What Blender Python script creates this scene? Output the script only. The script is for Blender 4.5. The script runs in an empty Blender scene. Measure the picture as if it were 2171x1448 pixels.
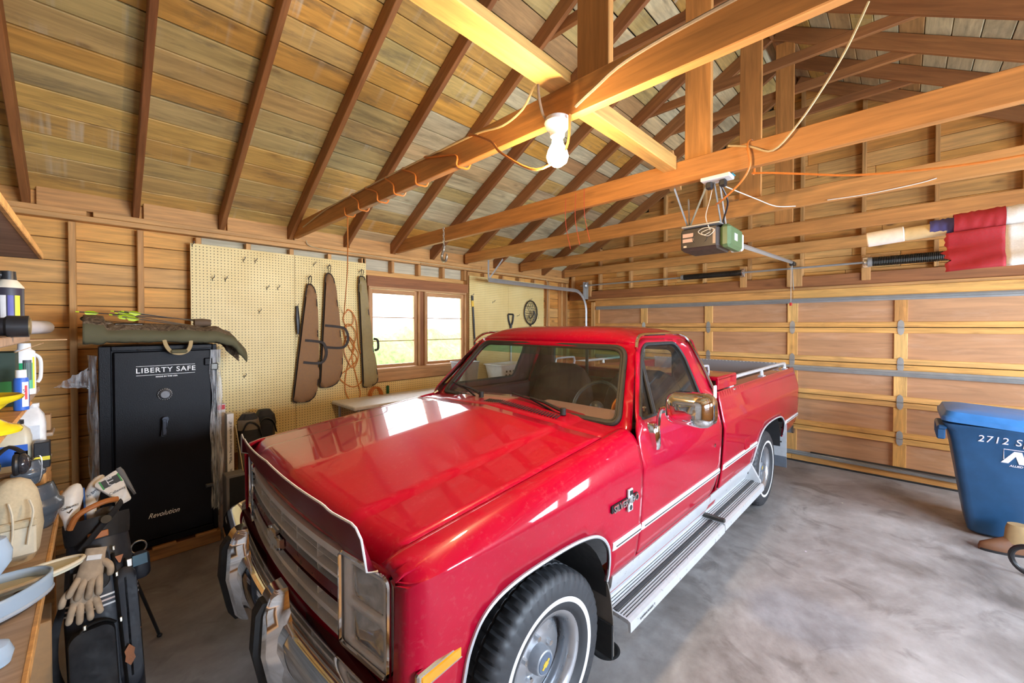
import bpy, math, random
from mathutils import Vector, Matrix, noise
from mathutils.geometry import delaunay_2d_cdt
random.seed(7)
PI = math.pi
S = bpy.context.scene
COL = S.collection

# ---------------------------------------------------------------- camera
FPX, IMW, IMH, CXP, Y0 = 857.0, 2171.0, 1448.0, 1085.5, 692.0
PITCH, YAW, CAMH = math.radians(0.8), math.radians(44.05), 1.79
cam = bpy.data.cameras.new('camera'); camo = bpy.data.objects.new('camera', cam); COL.objects.link(camo)
cam.sensor_width = 36.0; cam.lens = 36.0 * FPX / IMW
cam.shift_y = (Y0 + FPX * math.tan(PITCH) - IMH / 2) / IMW
cam.clip_start = 0.02; cam.clip_end = 300
camo.location = (0, 0, CAMH)
camo.rotation_euler = (PI / 2 - PITCH, 0, YAW - PI / 2)
S.camera = camo

# ---------------------------------------------------------------- view, world, daylight
S.view_settings.view_transform = 'Standard'; S.view_settings.look = 'None'
S.view_settings.gamma = 1.0; S.view_settings.use_curve_mapping = False
S.view_settings.exposure = -0.2
w = bpy.data.worlds.new('world'); S.world = w; w.use_nodes = True
wn = w.node_tree.nodes; wl_ = w.node_tree.links
bg = wn['Background']; bg.inputs['Color'].default_value = (0.86, 0.93, 1.0, 1); bg.inputs['Strength'].default_value = 7.0

def area_light(name, loc, rot, sx, sy, power, color):
    L = bpy.data.lights.new(name, 'AREA'); L.shape = 'RECTANGLE'; L.size = sx; L.size_y = sy
    L.energy = power; L.color = color
    o = bpy.data.objects.new(name, L); COL.objects.link(o); o.location = loc; o.rotation_euler = rot
    return o
# daylight falling in through the two windows (one in view, one in the side wall behind the camera)
area_light('daylight_window_left', (3.12, 4.98, 1.75), (-PI / 2, 0, 0), 1.40, 0.95, 22, (0.95, 0.98, 1.0))
area_light('daylight_window_side', (2.1, -2.86, 1.58), (PI / 2, 0, 0), 2.2, 1.2, 620, (0.66, 0.81, 1.0))
area_light('added_fill_far', (5.0, -2.86, 1.58), (PI / 2, 0, 0), 1.5, 1.2, 260, (0.72, 0.85, 1.0))  # added lamp outside an invented window, brightens the garage door and gable

sunl = bpy.data.lights.new('sun', 'SUN'); sunl.energy = 22; sunl.angle = .01; sunl.color = (1.0, .96, .90)
suno = bpy.data.objects.new('sun', sunl); COL.objects.link(suno); suno.rotation_euler = Vector((.20, .27, -.94)).to_track_quat('-Z', 'Y').to_euler()

# ---------------------------------------------------------------- mesh helpers
class MB:
    def __init__(s): s.v = []; s.f = []; s.m = []
    def add(s, vs, fs, mi=0, M=None):
        o = len(s.v)
        if M is not None: vs = [tuple(M @ Vector(p)) for p in vs]
        s.v += [tuple(p) for p in vs]; s.f += [tuple(i + o for i in f) for f in fs]; s.m += [mi] * len(fs); return s
    def box(s, c, d, mi=0, M=None, ch=0.0, rz=0.0):
        x, y, z = d[0] / 2, d[1] / 2, d[2] / 2
        if ch <= 0:
            vs = [(i, j, k) for i in (-x, x) for j in (-y, y) for k in (-z, z)]
            fs = [(0, 1, 3, 2), (4, 6, 7, 5), (0, 4, 5, 1), (2, 3, 7, 6), (0, 2, 6, 4), (1, 5, 7, 3)]
        else:
            c_ = min(ch, x * .9, y * .9, z * .9); vs = []; idx = {}
            for i in (-1, 1):
                for j in (-1, 1):
                    for k in (-1, 1):
                        for a in range(3):
                            p = [i * x, j * y, k * z]
                            for b in range(3):
                                if b != a: p[b] -= (i, j, k)[b] * c_
                            idx[(i, j, k, a)] = len(vs); vs.append(tuple(p))
            fs = []
            for a in range(3):
                b, e = (a + 1) % 3, (a + 2) % 3
                for sg in (-1, 1):
                    q = []
                    for (u, v) in ((-1, -1), (1, -1), (1, 1), (-1, 1)):
                        k = [0, 0, 0]; k[a] = sg; k[b] = u; k[e] = v; q.append(idx[(k[0], k[1], k[2], a)])
                    fs.append(tuple(q) if sg > 0 else tuple(q[::-1]))
            for a in range(3):
                b, e = (a + 1) % 3, (a + 2) % 3
                for u in (-1, 1):
                    for v in (-1, 1):
                        k1 = [0, 0, 0]; k1[a] = -1; k1[b] = u; k1[e] = v; k2 = list(k1); k2[a] = 1
                        q = (idx[(*k1, b)], idx[(*k2, b)], idx[(*k2, e)], idx[(*k1, e)])
                        fs.append(q if u * v > 0 else q[::-1])
            for i in (-1, 1):
                for j in (-1, 1):
                    for k in (-1, 1):
                        t = (idx[(i, j, k, 0)], idx[(i, j, k, 1)], idx[(i, j, k, 2)])
                        fs.append(t if i * j * k > 0 else t[::-1])
        T = Matrix.Translation(c) @ Matrix.Rotation(rz, 4, 'Z')
        return s.add(vs, fs, mi, (M @ T) if M is not None else T)
    def tube(s, pts, r, n=8, closed=False, mi=0, M=None, caps=True, sx=1.0):
        P = [Vector(p) for p in pts]; N = len(P); vs = []; fs = []
        R_ = r if isinstance(r, (list, tuple)) else [r] * N
        up = Vector((0, 0, 1)); pn = None
        for i in range(N):
            a = P[(i - 1) % N] if (closed or i > 0) else P[i]; b = P[(i + 1) % N] if (closed or i < N - 1) else P[i]
            t = (b - a).normalized() if (b - a).length > 1e-9 else Vector((1, 0, 0))
            if pn is None:
                ref = up if abs(t.z) < .9 else Vector((1, 0, 0)); nn = t.cross(ref).normalized()
            else:
                nn = pn - t * pn.dot(t); nn = nn.normalized() if nn.length > 1e-6 else t.orthogonal().normalized()
            pn = nn; bb = t.cross(nn)
            for k in range(n):
                an = 2 * PI * k / n; vs.append(P[i] + (nn * math.cos(an) * sx + bb * math.sin(an)) * R_[i])
        for i in range(N if closed else N - 1):
            j = (i + 1) % N
            for k in range(n):
                l = (k + 1) % n; fs.append((i * n + k, i * n + l, j * n + l, j * n + k))
        if caps and not closed:
            fs.append(tuple(range(n))[::-1]); fs.append(tuple((N - 1) * n + k for k in range(n)))
        return s.add(vs, fs, mi, M)
    def lathe(s, prof, n=24, mi=0, M=None, closed=False, mis=None):
        vs = []; fs = []; m = []
        K = len(prof)
        for i in range(n):
            a = 2 * PI * i / n
            for (r, z) in prof: vs.append((r * math.cos(a), r * math.sin(a), z))
        for i in range(n):
            j = (i + 1) % n
            for k in range(K if closed else K - 1):
                l = (k + 1) % K
                fs.append((i * K + k, j * K + k, j * K + l, i * K + l)); m.append(mis[k] if mis else mi)
        o = len(s.m); s.add(vs, fs, mi, M); s.m[o:] = m
        return s
    def cyl(s, a, b, r, n=16, mi=0, r2=None, M=None): return s.tube([a, b], [r, r if r2 is None else r2], n, mi=mi, M=M)
    def prism(s, poly, h, mi=0, M=None, bev=0.0):
        n = len(poly)
        if bev:
            cx = sum(p[0] for p in poly) / n; cy = sum(p[1] for p in poly) / n
            def ins(p):
                d = math.hypot(p[0] - cx, p[1] - cy) or 1; k = (d - bev) / d; return (cx + (p[0] - cx) * k, cy + (p[1] - cy) * k)
            q = [ins(p) for p in poly]
            vs = [(*p, 0) for p in poly] + [(*p, h - bev) for p in poly] + [(*p, h) for p in q]; L = 3
        else: vs = [(*p, 0) for p in poly] + [(*p, h) for p in poly]; L = 2
        fs = [tuple(range(n))[::-1], tuple((L - 1) * n + i for i in range(n))]
        for l in range(L - 1):
            for i in range(n): j = (i + 1) % n; fs.append((l * n + i, l * n + j, (l + 1) * n + j, (l + 1) * n + i))
        return s.add(vs, fs, mi, M)
    def grid(s, fn, nu, nv, mi=0, M=None, flip=False, cu=False):
        vs = [fn(i / nu, j / nv) for i in range(nu + 1) for j in range(nv + 1)]; fs = []
        for i in range(nu):
            for j in range(nv):
                a = i * (nv + 1) + j; q = (a, a + nv + 1, a + nv + 2, a + 1); fs.append(q[::-1] if flip else q)
        return s.add(vs, fs, mi, M)
    def sphere(s, c, r, n=16, m=10, mi=0, M=None):
        r = r if isinstance(r, (tuple, list)) else (r, r, r)
        T = Matrix.Translation(c) @ Matrix.Diagonal((*r, 1))
        return s.lathe([(math.sin(PI * k / m), -math.cos(PI * k / m)) for k in range(m + 1)], n, mi, (M @ T) if M is not None else T)
    def loft(s, rings, mi=0, closed=True, cap=True, M=None):
        n = len(rings[0]); vs = [p for r in rings for p in r]; fs = []
        for i in range(len(rings) - 1):
            for k in range(n if closed else n - 1):
                l = (k + 1) % n; fs.append((i * n + k, i * n + l, (i + 1) * n + l, (i + 1) * n + k))
        if cap and closed: fs += [tuple(range(n))[::-1], tuple((len(rings) - 1) * n + k for k in range(n))]
        return s.add(vs, fs, mi, M)
    def build(s, name, mats, parent=None, ang=35, M=None, bev=0, sol=0, off=-1, sub=0, smooth=True, label=None, kind=None, lining=None):
        me = bpy.data.meshes.new(name); me.from_pydata(s.v, [], s.f)
        mats = mats if isinstance(mats, (list, tuple)) else [mats]
        for m in mats: me.materials.append(m)
        if len(mats) > 1: me.polygons.foreach_set('material_index', s.m)
        me.validate()
        if smooth:
            me.polygons.foreach_set('use_smooth', [True] * len(me.polygons)); me.set_sharp_from_angle(angle=math.radians(ang))
        me.update()
        o = bpy.data.objects.new(name, me); COL.objects.link(o)
        if M is not None: o.matrix_world = M
        if parent is not None: o.parent = parent
        if sol:
            d = o.modifiers.new('s', 'SOLIDIFY'); d.thickness = sol; d.offset = off
            if lining: me.materials.append(lining); d.material_offset = 1
        if bev: d = o.modifiers.new('b', 'BEVEL'); d.width = bev; d.segments = 2; d.limit_method = 'ANGLE'; d.angle_limit = .6
        if sub: d = o.modifiers.new('u', 'SUBSURF'); d.levels = sub; d.render_levels = sub
        if label: o['label'] = label
        if kind: o['kind'] = kind
        return o

def tag(o, label, cat, group=None, kind=None):
    o['label'] = label; o['category'] = cat
    if group: o['group'] = group
    if kind: o['kind'] = kind
    return o
def thing(name, label, cat, loc=(0, 0, 0), rz=0.0, group=None, kind=None, M=None):
    o = bpy.data.objects.new(name, None); COL.objects.link(o); o.empty_display_size = .1
    if M is not None: o.matrix_world = M
    else: o.location = loc; o.rotation_euler = (0, 0, rz)
    return tag(o, label, cat, group, kind)
def copy_tree(o, parent=None):
    c = o.copy(); COL.objects.link(c); c.parent = parent
    for ch in list(o.children): copy_tree(ch, c)
    return c
def frame(p, xd, yd=None):
    """matrix with local X along xd, local Z as near up as possible (or Y along yd)"""
    x = Vector(xd).normalized()
    if yd is None: yd = Vector((0, 0, 1)).cross(x) if abs(x.z) < .99 else Vector((0, 1, 0))
    y = Vector(yd); y = (y - x * y.dot(x)).normalized(); z = x.cross(y)
    M = Matrix((x, y, z)).transposed().to_4x4(); M.translation = Vector(p); return M
def spline(pts, n=6, closed=False):
    P = [Vector(p) for p in pts]; N = len(P); out = []
    rng = range(N) if closed else range(N - 1)
    g = (lambda i: P[i % N]) if closed else (lambda i: P[max(0, min(N - 1, i))])
    for i in rng:
        a, b, c, d = g(i - 1), g(i), g(i + 1), g(i + 2)
        for k in range(n):
            t = k / n; out.append(0.5 * ((2 * b) + (c - a) * t + (2 * a - 5 * b + 4 * c - d) * t * t + (3 * b - a - 3 * c + d) * t ** 3))
    if not closed: out.append(P[-1])
    return [tuple(p) for p in out]
def rrect(w_, h_, r, n=5, cx=0, cy=0):
    out = []
    for (sx, sy, a0) in ((1, 1, 0), (-1, 1, PI / 2), (-1, -1, PI), (1, -1, 1.5 * PI)):
        for k in range(n + 1):
            a = a0 + PI / 2 * k / n; out.append((cx + sx * (w_ / 2 - r) + r * math.cos(a), cy + sy * (h_ / 2 - r) + r * math.sin(a)))
    return out
def rpoly(pts, r, n=5):
    """round the corners of a polygon (r: one radius or one per corner)"""
    N = len(pts); out = []
    for i in range(N):
        p = Vector(pts[i]); a = (Vector(pts[i - 1]) - p); b = (Vector(pts[(i + 1) % N]) - p)
        ri = r[i] if isinstance(r, (list, tuple)) else r
        d = min(ri, a.length * .48, b.length * .48)
        if d < 1e-4: out.append(tuple(p)); continue
        A = p + a.normalized() * d; B = p + b.normalized() * d
        for k in range(n + 1):
            t = k / n; out.append(tuple(A * (1 - t) ** 2 + p * 2 * t * (1 - t) + B * t * t))
    return out
def inpoly(p, poly):
    x, y = p; c = False; n = len(poly); j = n - 1
    for i in range(n):
        a, b = poly[i], poly[j]
        if (a[1] > y) != (b[1] > y) and x < (b[0] - a[0]) * (y - a[1]) / (b[1] - a[1]) + a[0]: c = not c
        j = i
    return c
def cdt(outline, holes=(), lines=(), step=.05, lift=None, flip=False):
    V = []; E = []
    def dens(pl, closed):
        out = []; n = len(pl)
        for i in range(n if closed else n - 1):
            a = pl[i]; b = pl[(i + 1) % n]; L = math.hypot(b[0] - a[0], b[1] - a[1]); k = max(1, int(L / step + .5))
            for t in range(k): out.append((a[0] + (b[0] - a[0]) * t / k, a[1] + (b[1] - a[1]) * t / k))
        if not closed: out.append(pl[-1])
        return out
    O = dens(outline, True); HS = [dens(h, True) for h in holes]
    for lp in [O] + HS:
        o = len(V); V += lp; E += [(o + i, o + (i + 1) % len(lp)) for i in range(len(lp))]
    for ln in lines:
        d = [p for p in dens(ln, False) if inpoly(p, O) and not any(inpoly(p, h) for h in HS)]
        o = len(V); V += d; E += [(o + i, o + i + 1) for i in range(len(d) - 1)]
    B = list(V)
    x0, x1 = min(p[0] for p in O), max(p[0] for p in O); y0, y1 = min(p[1] for p in O), max(p[1] for p in O)
    cells = {}
    for p in B: cells.setdefault((int(p[0] // step), int(p[1] // step)), []).append(p)
    i = 0; x = x0 + step / 2
    while x < x1:
        y = y0 + step / 2
        while y < y1:
            if inpoly((x, y), O) and not any(inpoly((x, y), h) for h in HS):
                cx, cy = int(x // step), int(y // step)
                if not any(math.hypot(q[0] - x, q[1] - y) < step * .45 for a in (-1, 0, 1) for b in (-1, 0, 1) for q in cells.get((cx + a, cy + b), ())):
                    V.append((x, y))
            y += step
        x += step
    r = delaunay_2d_cdt([Vector(p) for p in V], E, [], 0, 1e-6)
    vo, fo = r[0], r[2]; fs = []
    for f in fo:
        c = (sum(vo[k][0] for k in f) / len(f), sum(vo[k][1] for k in f) / len(f))
        if inpoly(c, O) and not any(inpoly(c, h) for h in HS): fs.append(tuple(f)[::-1] if flip else tuple(f))
    return [lift(p[0], p[1]) for p in vo], fs

# ---------------------------------------------------------------- materials
class NT:
    def __init__(s, name):
        s.mat = bpy.data.materials.new(name); s.mat.use_nodes = True; s.t = s.mat.node_tree; s.n = s.t.nodes; s.p = s.n['Principled BSDF']
    def node(s, ty, **kw):
        n = s.n.new(ty)
        for k, v in kw.items():
            if hasattr(n, k): setattr(n, k, v)
            else: n.inputs[k.replace('_', ' ')].default_value = v
        return n
    def link(s, a, b): s.t.links.new(a, b)
    def coord(s, scale=(1, 1, 1), rnd=True, kind='Object'):
        tc = s.node('ShaderNodeTexCoord'); m = s.node('ShaderNodeMapping'); m.inputs['Scale'].default_value = scale
        s.link(tc.outputs[kind], m.inputs['Vector'])
        if rnd:
            oi = s.node('ShaderNodeObjectInfo'); v = s.node('ShaderNodeVectorMath', operation='SCALE'); v.inputs[0].default_value = (37, 53, 71)
            s.link(oi.outputs['Random'], v.inputs['Scale']); s.link(v.outputs[0], m.inputs['Location'])
        return m.outputs[0]
    def noise(s, vec, scale=5, detail=4, rough=.55, dist=0):
        n = s.node('ShaderNodeTexNoise'); n.inputs['Scale'].default_value = scale; n.inputs['Detail'].default_value = detail
        n.inputs['Roughness'].default_value = rough; n.inputs['Distortion'].default_value = dist; s.link(vec, n.inputs['Vector']); return n.outputs['Fac']
    def ramp(s, fac, stops, interp='LINEAR'):
        r = s.node('ShaderNodeValToRGB'); c = r.color_ramp; c.interpolation = interp
        while len(c.elements) < len(stops): c.elements.new(.5)
        for e, (p, col) in zip(c.elements, stops):
            e.position = p; e.color = (*col, 1) if not isinstance(col, (int, float)) else (col, col, col, 1)
        s.link(fac, r.inputs[0]); return r.outputs[0]
    def mix(s, fac, a, b, mode='MIX'):
        m = s.node('ShaderNodeMix', data_type='RGBA', blend_type=mode)
        for v, i in ((fac, 0), (a, 6), (b, 7)):
            if isinstance(v, (int, float)): m.inputs[i].default_value = v
            elif isinstance(v, tuple): m.inputs[i].default_value = (*v, 1)
            else: s.link(v, m.inputs[i])
        return m.outputs[2]
    def math(s, op, a, b=0.0, c=0.0):
        m = s.node('ShaderNodeMath', operation=op)
        for i, v in enumerate((a, b, c)):
            if isinstance(v, (int, float)): m.inputs[i].default_value = v
            else: s.link(v, m.inputs[i])
        return m.outputs[0]
    def bump(s, h, strength=.3, dist=.01):
        b = s.node('ShaderNodeBump'); b.inputs['Strength'].default_value = strength; b.inputs['Distance'].default_value = dist
        s.link(h, b.inputs['Height']); s.link(b.outputs[0], s.p.inputs['Normal'])
    def set(s, **kw):
        for k, v in kw.items():
            k = {'color': 'Base Color', 'rough': 'Roughness', 'metal': 'Metallic', 'coat': 'Coat Weight', 'coatr': 'Coat Roughness', 'ior': 'IOR', 'trans': 'Transmission Weight', 'alpha': 'Alpha', 'spec': 'Specular IOR Level', 'emis': 'Emission Color', 'emstr': 'Emission Strength', 'sheen': 'Sheen Weight'}.get(k, k)
            if isinstance(v, (int, float)): s.p.inputs[k].default_value = v
            elif isinstance(v, tuple): s.p.inputs[k].default_value = (*v, 1)
            else: s.link(v, s.p.inputs[k])
        return s
MATS = {}
def plain(name, col, rough=.5, metal=0.0, var=.08, scale=30, bump=0.0, **kw):
    """one colour with faint procedural variation in tone and roughness"""
    if name in MATS: return MATS[name]
    t = NT(name); v = t.coord((1, 1, 1)); n = t.noise(v, scale, 3)
    a = tuple(c * (1 - var) for c in col); b = tuple(min(1, c * (1 + var)) for c in col)
    t.set(color=t.ramp(n, [(.3, a), (.7, b)]), metal=metal, **kw)
    t.set(rough=t.ramp(n, [(.3, max(0.02, rough * .85)), (.7, min(1, rough * 1.15))]))
    if bump: t.bump(n, bump, .004)
    MATS[name] = t.mat; return t.mat
def wood(name, pal, grain=(.75, 1.12), knots=.5, rough=.62, stain=None, stainamt=.0, gs=1.0, drip=False):
    """planks with grain along local X; pal = colour stops picked per piece by its random number"""
    t = NT(name); oi = t.node('ShaderNodeObjectInfo')
    base = t.ramp(oi.outputs['Random'], [(i / max(1, len(pal) - 1), c) for i, c in enumerate(pal)]) if len(pal) > 1 else None
    if base is None: base = t.ramp(oi.outputs['Random'], [(0, pal[0]), (1, pal[0])])
    v1 = t.coord((2.2 * gs, 34 * gs, 34 * gs)); g1 = t.noise(v1, 1.0, 5, .62, .6)
    v2 = t.coord((.8, 7, 7)); g2 = t.noise(v2, 1.6, 4, .55, 1.2)
    g = t.ramp(g1, [(.30, grain[0]), (.70, grain[1])]); base = t.mix(1.0, base, g, 'MULTIPLY')
    g = t.ramp(g2, [(.30, .78), (.62, 1.08)]); base = t.mix(1.0, base, g, 'MULTIPLY')
    if knots:
        vk = t.coord((2.1, 5.2, 5.2)); vo = t.node('ShaderNodeTexVoronoi', feature='F1'); vo.inputs['Scale'].default_value = 1.0; t.link(vk, vo.inputs['Vector'])
        kn = t.ramp(vo.outputs['Distance'], [(.045, 1.0), (.085, .45), (.17, 0.0)])
        base = t.mix(t.math('MULTIPLY', kn, knots), base, (.085, .03, .012))
    if stain:
        vs = t.coord((1.1, 5, 5)); sn = t.noise(vs, 1.3, 6, .7, .4); base = t.mix(t.math('MULTIPLY', t.ramp(sn, [(.52, 0), (.72, 1)]), stainamt), base, stain)
    if drip:
        vd = t.coord((16, .6, .6)); dn = t.noise(vd, 1.0, 3, .5); vm = t.coord((.9, 1.4, 1.4)); mm = t.noise(vm, 1.1, 2)
        base = t.mix(t.math('MULTIPLY', t.ramp(dn, [(.56, 0), (.68, .55)]), t.ramp(mm, [(.5, 0), (.62, 1)])), base, (.62, .55, .40))
    t.set(color=base, rough=rough); t.bump(g1, .12, .003); MATS[name] = t.mat; return t.mat
def metal(name, col, rough, metal=1.0, **kw): return plain(name, col, rough, metal, .05, 12, **kw)
def glassy(name, tint=(1, 1, 1), fac=1.0, refl=(0.04, .55), dirt=0.0):
    """thin sheet glass: tinted see-through plus mirror that grows at grazing angles"""
    m = bpy.data.materials.new(name); m.use_nodes = True; n = m.node_tree.nodes; l = m.node_tree.links; n.clear()
    out = n.new('ShaderNodeOutputMaterial'); tr = n.new('ShaderNodeBsdfTransparent'); tr.inputs[0].default_value = (*tint, 1)
    gl = n.new('ShaderNodeBsdfGlossy'); gl.inputs['Roughness'].default_value = .01; mx = n.new('ShaderNodeMixShader')
    fr = n.new('ShaderNodeFresnel'); ge = n.new('ShaderNodeNewGeometry'); mr = n.new('ShaderNodeMapRange'); mr.inputs['To Min'].default_value = 1.45; mr.inputs['To Max'].default_value = 1 / 1.45; l.new(ge.outputs['Backfacing'], mr.inputs['Value']); l.new(mr.outputs[0], fr.inputs[0])
    l.new(fr.outputs[0], mx.inputs[0]); l.new(tr.outputs[0], mx.inputs[1]); l.new(gl.outputs[0], mx.inputs[2])
    last = mx.outputs[0]
    if dirt:
        df = n.new('ShaderNodeBsdfDiffuse'); df.inputs[0].default_value = (.6, .56, .5, 1); m2 = n.new('ShaderNodeMixShader')
        tc = n.new('ShaderNodeTexCoord'); no = n.new('ShaderNodeTexNoise'); no.inputs['Scale'].default_value = 6; l.new(tc.outputs['Object'], no.inputs['Vector'])
        mm = n.new('ShaderNodeMath'); mm.operation = 'MULTIPLY'; mm.inputs[1].default_value = dirt; l.new(no.outputs['Fac'], mm.inputs[0]); l.new(mm.outputs[0], m2.inputs[0])
        l.new(last, m2.inputs[1]); l.new(df.outputs[0], m2.inputs[2]); last = m2.outputs[0]
    l.new(last, out.inputs[0]); MATS[name] = m; return m
FONTS = {}
def text(txt, size, mat, parent, M, name='lettering', depth=.0015, shear=0.0, space=1.0, align='CENTER', sx=1.0, bold=0.0):
    cu = bpy.data.curves.new(name, 'FONT'); cu.body = txt; cu.size = size; cu.extrude = depth; cu.align_x = align; cu.align_y = 'CENTER'
    cu.shear = shear; cu.space_character = space; cu.offset = bold; cu.resolution_u = 3
    o = bpy.data.objects.new(name, cu); COL.objects.link(o)
    dg = bpy.context.evaluated_depsgraph_get(); me = bpy.data.meshes.new_from_object(o.evaluated_get(dg)); bpy.data.objects.remove(o); bpy.data.curves.remove(cu)
    me.materials.clear(); me.materials.append(mat); me.transform(Matrix.Diagonal((sx, 1, 1, 1)))
    o = bpy.data.objects.new(name, me); COL.objects.link(o); o.parent = parent; o.matrix_local = M; return o
# ================================================================ ROOM
XB, YA, XD, YC, YR, PIT = 6.5, 4.73, -0.86, -2.64, 1.045, 0.583
ZR0, YE = 2.75, 4.70            # rafter underside at the eave
SL = math.atan(PIT)
W_SIDE = wood('siding_pine', [(.74, .36, .08), (.80, .41, .10), (.68, .29, .06), (.74, .42, .14), (.82, .44, .12)], knots=.8, stain=(.33, .20, .10), stainamt=.25)
W_PALE = wood('siding_weathered', [(.66, .60, .42), (.58, .52, .36)], knots=.35)
W_GREY = wood('grey_reflection_boards', [(.34, .32, .30), (.40, .37, .34), (.30, .28, .26)], knots=.3)  # grey given to the unseen end wall for neutral reflections in the chrome
W_ROOF = wood('roof_sheathing', [(.62, .40, .10), (.52, .41, .17), (.70, .35, .06), (.48, .39, .18), (.62, .45, .15), (.70, .34, .05), (.46, .32, .11)], knots=.5, stain=(.10, .085, .06), stainamt=.75, drip=True)
W_ROOF2 = wood('roof_sheathing_grey', [(.66, .58, .35), (.58, .52, .33), (.72, .58, .32), (.48, .28, .11), (.62, .56, .36), (.44, .23, .09)], knots=.4, stain=(.12, .08, .05), stainamt=.5)
W_RAFT = wood('rafter_fir', [(.30, .115, .035), (.36, .15, .045), (.27, .10, .032)], knots=.25)
W_BEAM = wood('tie_beam_fir', [(.58, .25, .065), (.52, .22, .055), (.64, .31, .09)], knots=.4)
W_STUD = wood('stud_fir', [(.64, .34, .115), (.58, .29, .095), (.70, .39, .14)], knots=.45)
W_DARK = wood('header_fir', [(.32, .12, .04), (.36, .14, .045)], knots=.35)
W_DOORW = wood('door_rail_pine', [(.84, .46, .13), (.78, .39, .10), (.88, .53, .18), (.70, .33, .09)], knots=.3, stain=(.20, .08, .03), stainamt=.45)
W_BOARD = wood('hardboard', [(.54, .28, .135), (.58, .31, .15), (.51, .26, .125)], grain=(.93, 1.05), knots=0, stain=(.68, .43, .28), stainamt=.45, gs=.4)
W_FRAME = wood('window_pine', [(.58, .32, .14), (.52, .27, .11)], knots=.2)
GALV = plain('galvanised_steel', (.43, .44, .43), .38, .5, .06, 12)
STEEL = metal('bright_steel', (.72, .72, .72), .25)
DARKMET = metal('dark_oiled_steel', (.10, .095, .085), .45)
GLASS = glassy('window_glass')

def conc():
    t = NT('concrete_floor'); v = t.coord((1, 1, 1), False)
    a = t.noise(v, 1.1, 7, .62, .5); b = t.noise(v, 7, 6, .65); c = t.noise(v, 60, 3)
    col = t.ramp(a, [(.32, (.17, .155, .145)), (.43, (.31, .29, .28)), (.54, (.41, .392, .385)), (.68, (.52, .505, .50))])
    col = t.mix(.55, col, t.ramp(b, [(.3, (.45, .43, .41)), (.5, (.72, .70, .68)), (.72, (1, 1, 1))]), 'MULTIPLY')
    vo = t.node('ShaderNodeTexVoronoi', feature='F1'); vo.inputs['Scale'].default_value = 4.5; t.link(v, vo.inputs['Vector'])
    spk = t.math('MULTIPLY', t.ramp(vo.outputs['Distance'], [(.035, 1), (.06, 0)]), t.ramp(b, [(.55, 0), (.6, 1)]))
    col = t.mix(spk, col, t.mix(.65, vo.outputs['Color'], (.85, .88, .9)))
    dk = t.noise(v, 2.3, 5, .6, 1.0); col = t.mix(t.math('MULTIPLY', t.ramp(dk, [(.58, 0), (.68, 1)]), .45), col, (.10, .085, .075))
    t.set(color=col, rough=t.ramp(b, [(.3, .38), (.7, .62)])); t.bump(c, .08, .002); return t.mat
f = MB(); f.box(((XB + XD) / 2 + .25, (YA + YC) / 2, -.06), (XB - XD + 1.1, YA - YC + .5, .12))
tag(f.build('floor', conc(), smooth=False), 'stained grey concrete garage floor', 'floor', kind='structure')

def board(parent, mat, p, xd, L, wdt, th, name='board', yd=None, ch=.004):
    """plank: p = centre, local X along xd (length L), local Y = yd (width), local Z thickness"""
    m = MB(); m.box((0, 0, 0), (L, wdt, th), ch=ch); o = m.build(name, mat, None, smooth=False, M=frame(p, xd, yd)); o.parent = parent; return o
def rng_split(a, b, lo, hi):
    out = []; x = a
    while x < b - 1e-6:
        L = random.uniform(lo, hi)
        if b - x - L < lo * .6: L = b - x
        out.append((x, min(b, x + L))); x += L
    return out
# ---- back wall (with window): siding, studs, plates
wa = thing('wall_left', 'left wall of bare stud framing and knotty pine siding boards', 'wall', kind='structure')
WX0, WX1, WZ0, WZ1 = 2.33, 3.92, 1.09, 2.42
z = 0.0; row = 0; RH = .178
while z < 2.95:
    segs = [(XD - .2, WX0), (WX1, XB + .2)] if (z + RH > WZ0 and z < WZ1) else [(XD - .2, XB + .2)]
    for (a, b) in segs:
        for (u, v_) in rng_split(a, b, 1.2, 3.2):
            pale = (2.5 < z + .09 < 2.7 and u > -.9 and v_ < 4)
            board(wa, W_PALE if pale else W_SIDE, ((u + v_) / 2, YA + .105, z + RH / 2), (1, 0, 0), v_ - u - .003, RH - .005, .02, 'siding_board', (0, 0, 1))
    z += RH; row += 1
x = -.115 - 2 * .4
while x < XB:
    if WX0 - .02 < x < WX1 + .02:
        board(wa, W_STUD, (x, YA + .045, 2.555), (0, 0, 1), .15, .04, .09, 'stud', (1, 0, 0)); board(wa, W_STUD, (x, YA + .045, .5), (0, 0, 1), 1.0, .04, .09, 'stud', (1, 0, 0))
    else: board(wa, W_STUD, (x, YA + .045, 1.33), (0, 0, 1), 2.58, .042, .09, 'stud', (1, 0, 0))
    x += .4
for (xx) in (WX0 - .03, WX1 + .03, XB - .06): board(wa, W_STUD, (xx, YA + .045, 1.33), (0, 0, 1), 2.58, .042, .09, 'stud', (1, 0, 0))
for (a, b, zz, yy) in ((XD, 3.1, 2.655, .045), (3.1, XB, 2.655, .045), (XD, -.03, 2.70, .06), (.0, 4.2, 2.70, .045), (4.2, XB, 2.70, .045)):
    board(wa, W_STUD, ((a + b) / 2, YA + yy, zz), (1, 0, 0), b - a - .006, .094, .043, 'top_plate', (0, 1, 0))
board(wa, W_DARK, ((WX0 + WX1) / 2, YA + .03, 2.355), (1, 0, 0), WX1 - WX0, .13, .09, 'window_header', (0, 0, 1))
board(wa, W_SIDE, ((WX0 + WX1) / 2, YA + .105, 2.455), (1, 0, 0), WX1 - WX0, .085, .02, 'siding_board', (0, 0, 1))
for k in range(-1, 11):                     # frieze blocks between rafter tails
    xa = .26 + .61 * k; board(wa, W_STUD, (xa + .32, YA + .07, 2.80), (1, 0, 0), .54, .15, .03, 'blocking', (0, 0, 1))
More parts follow.
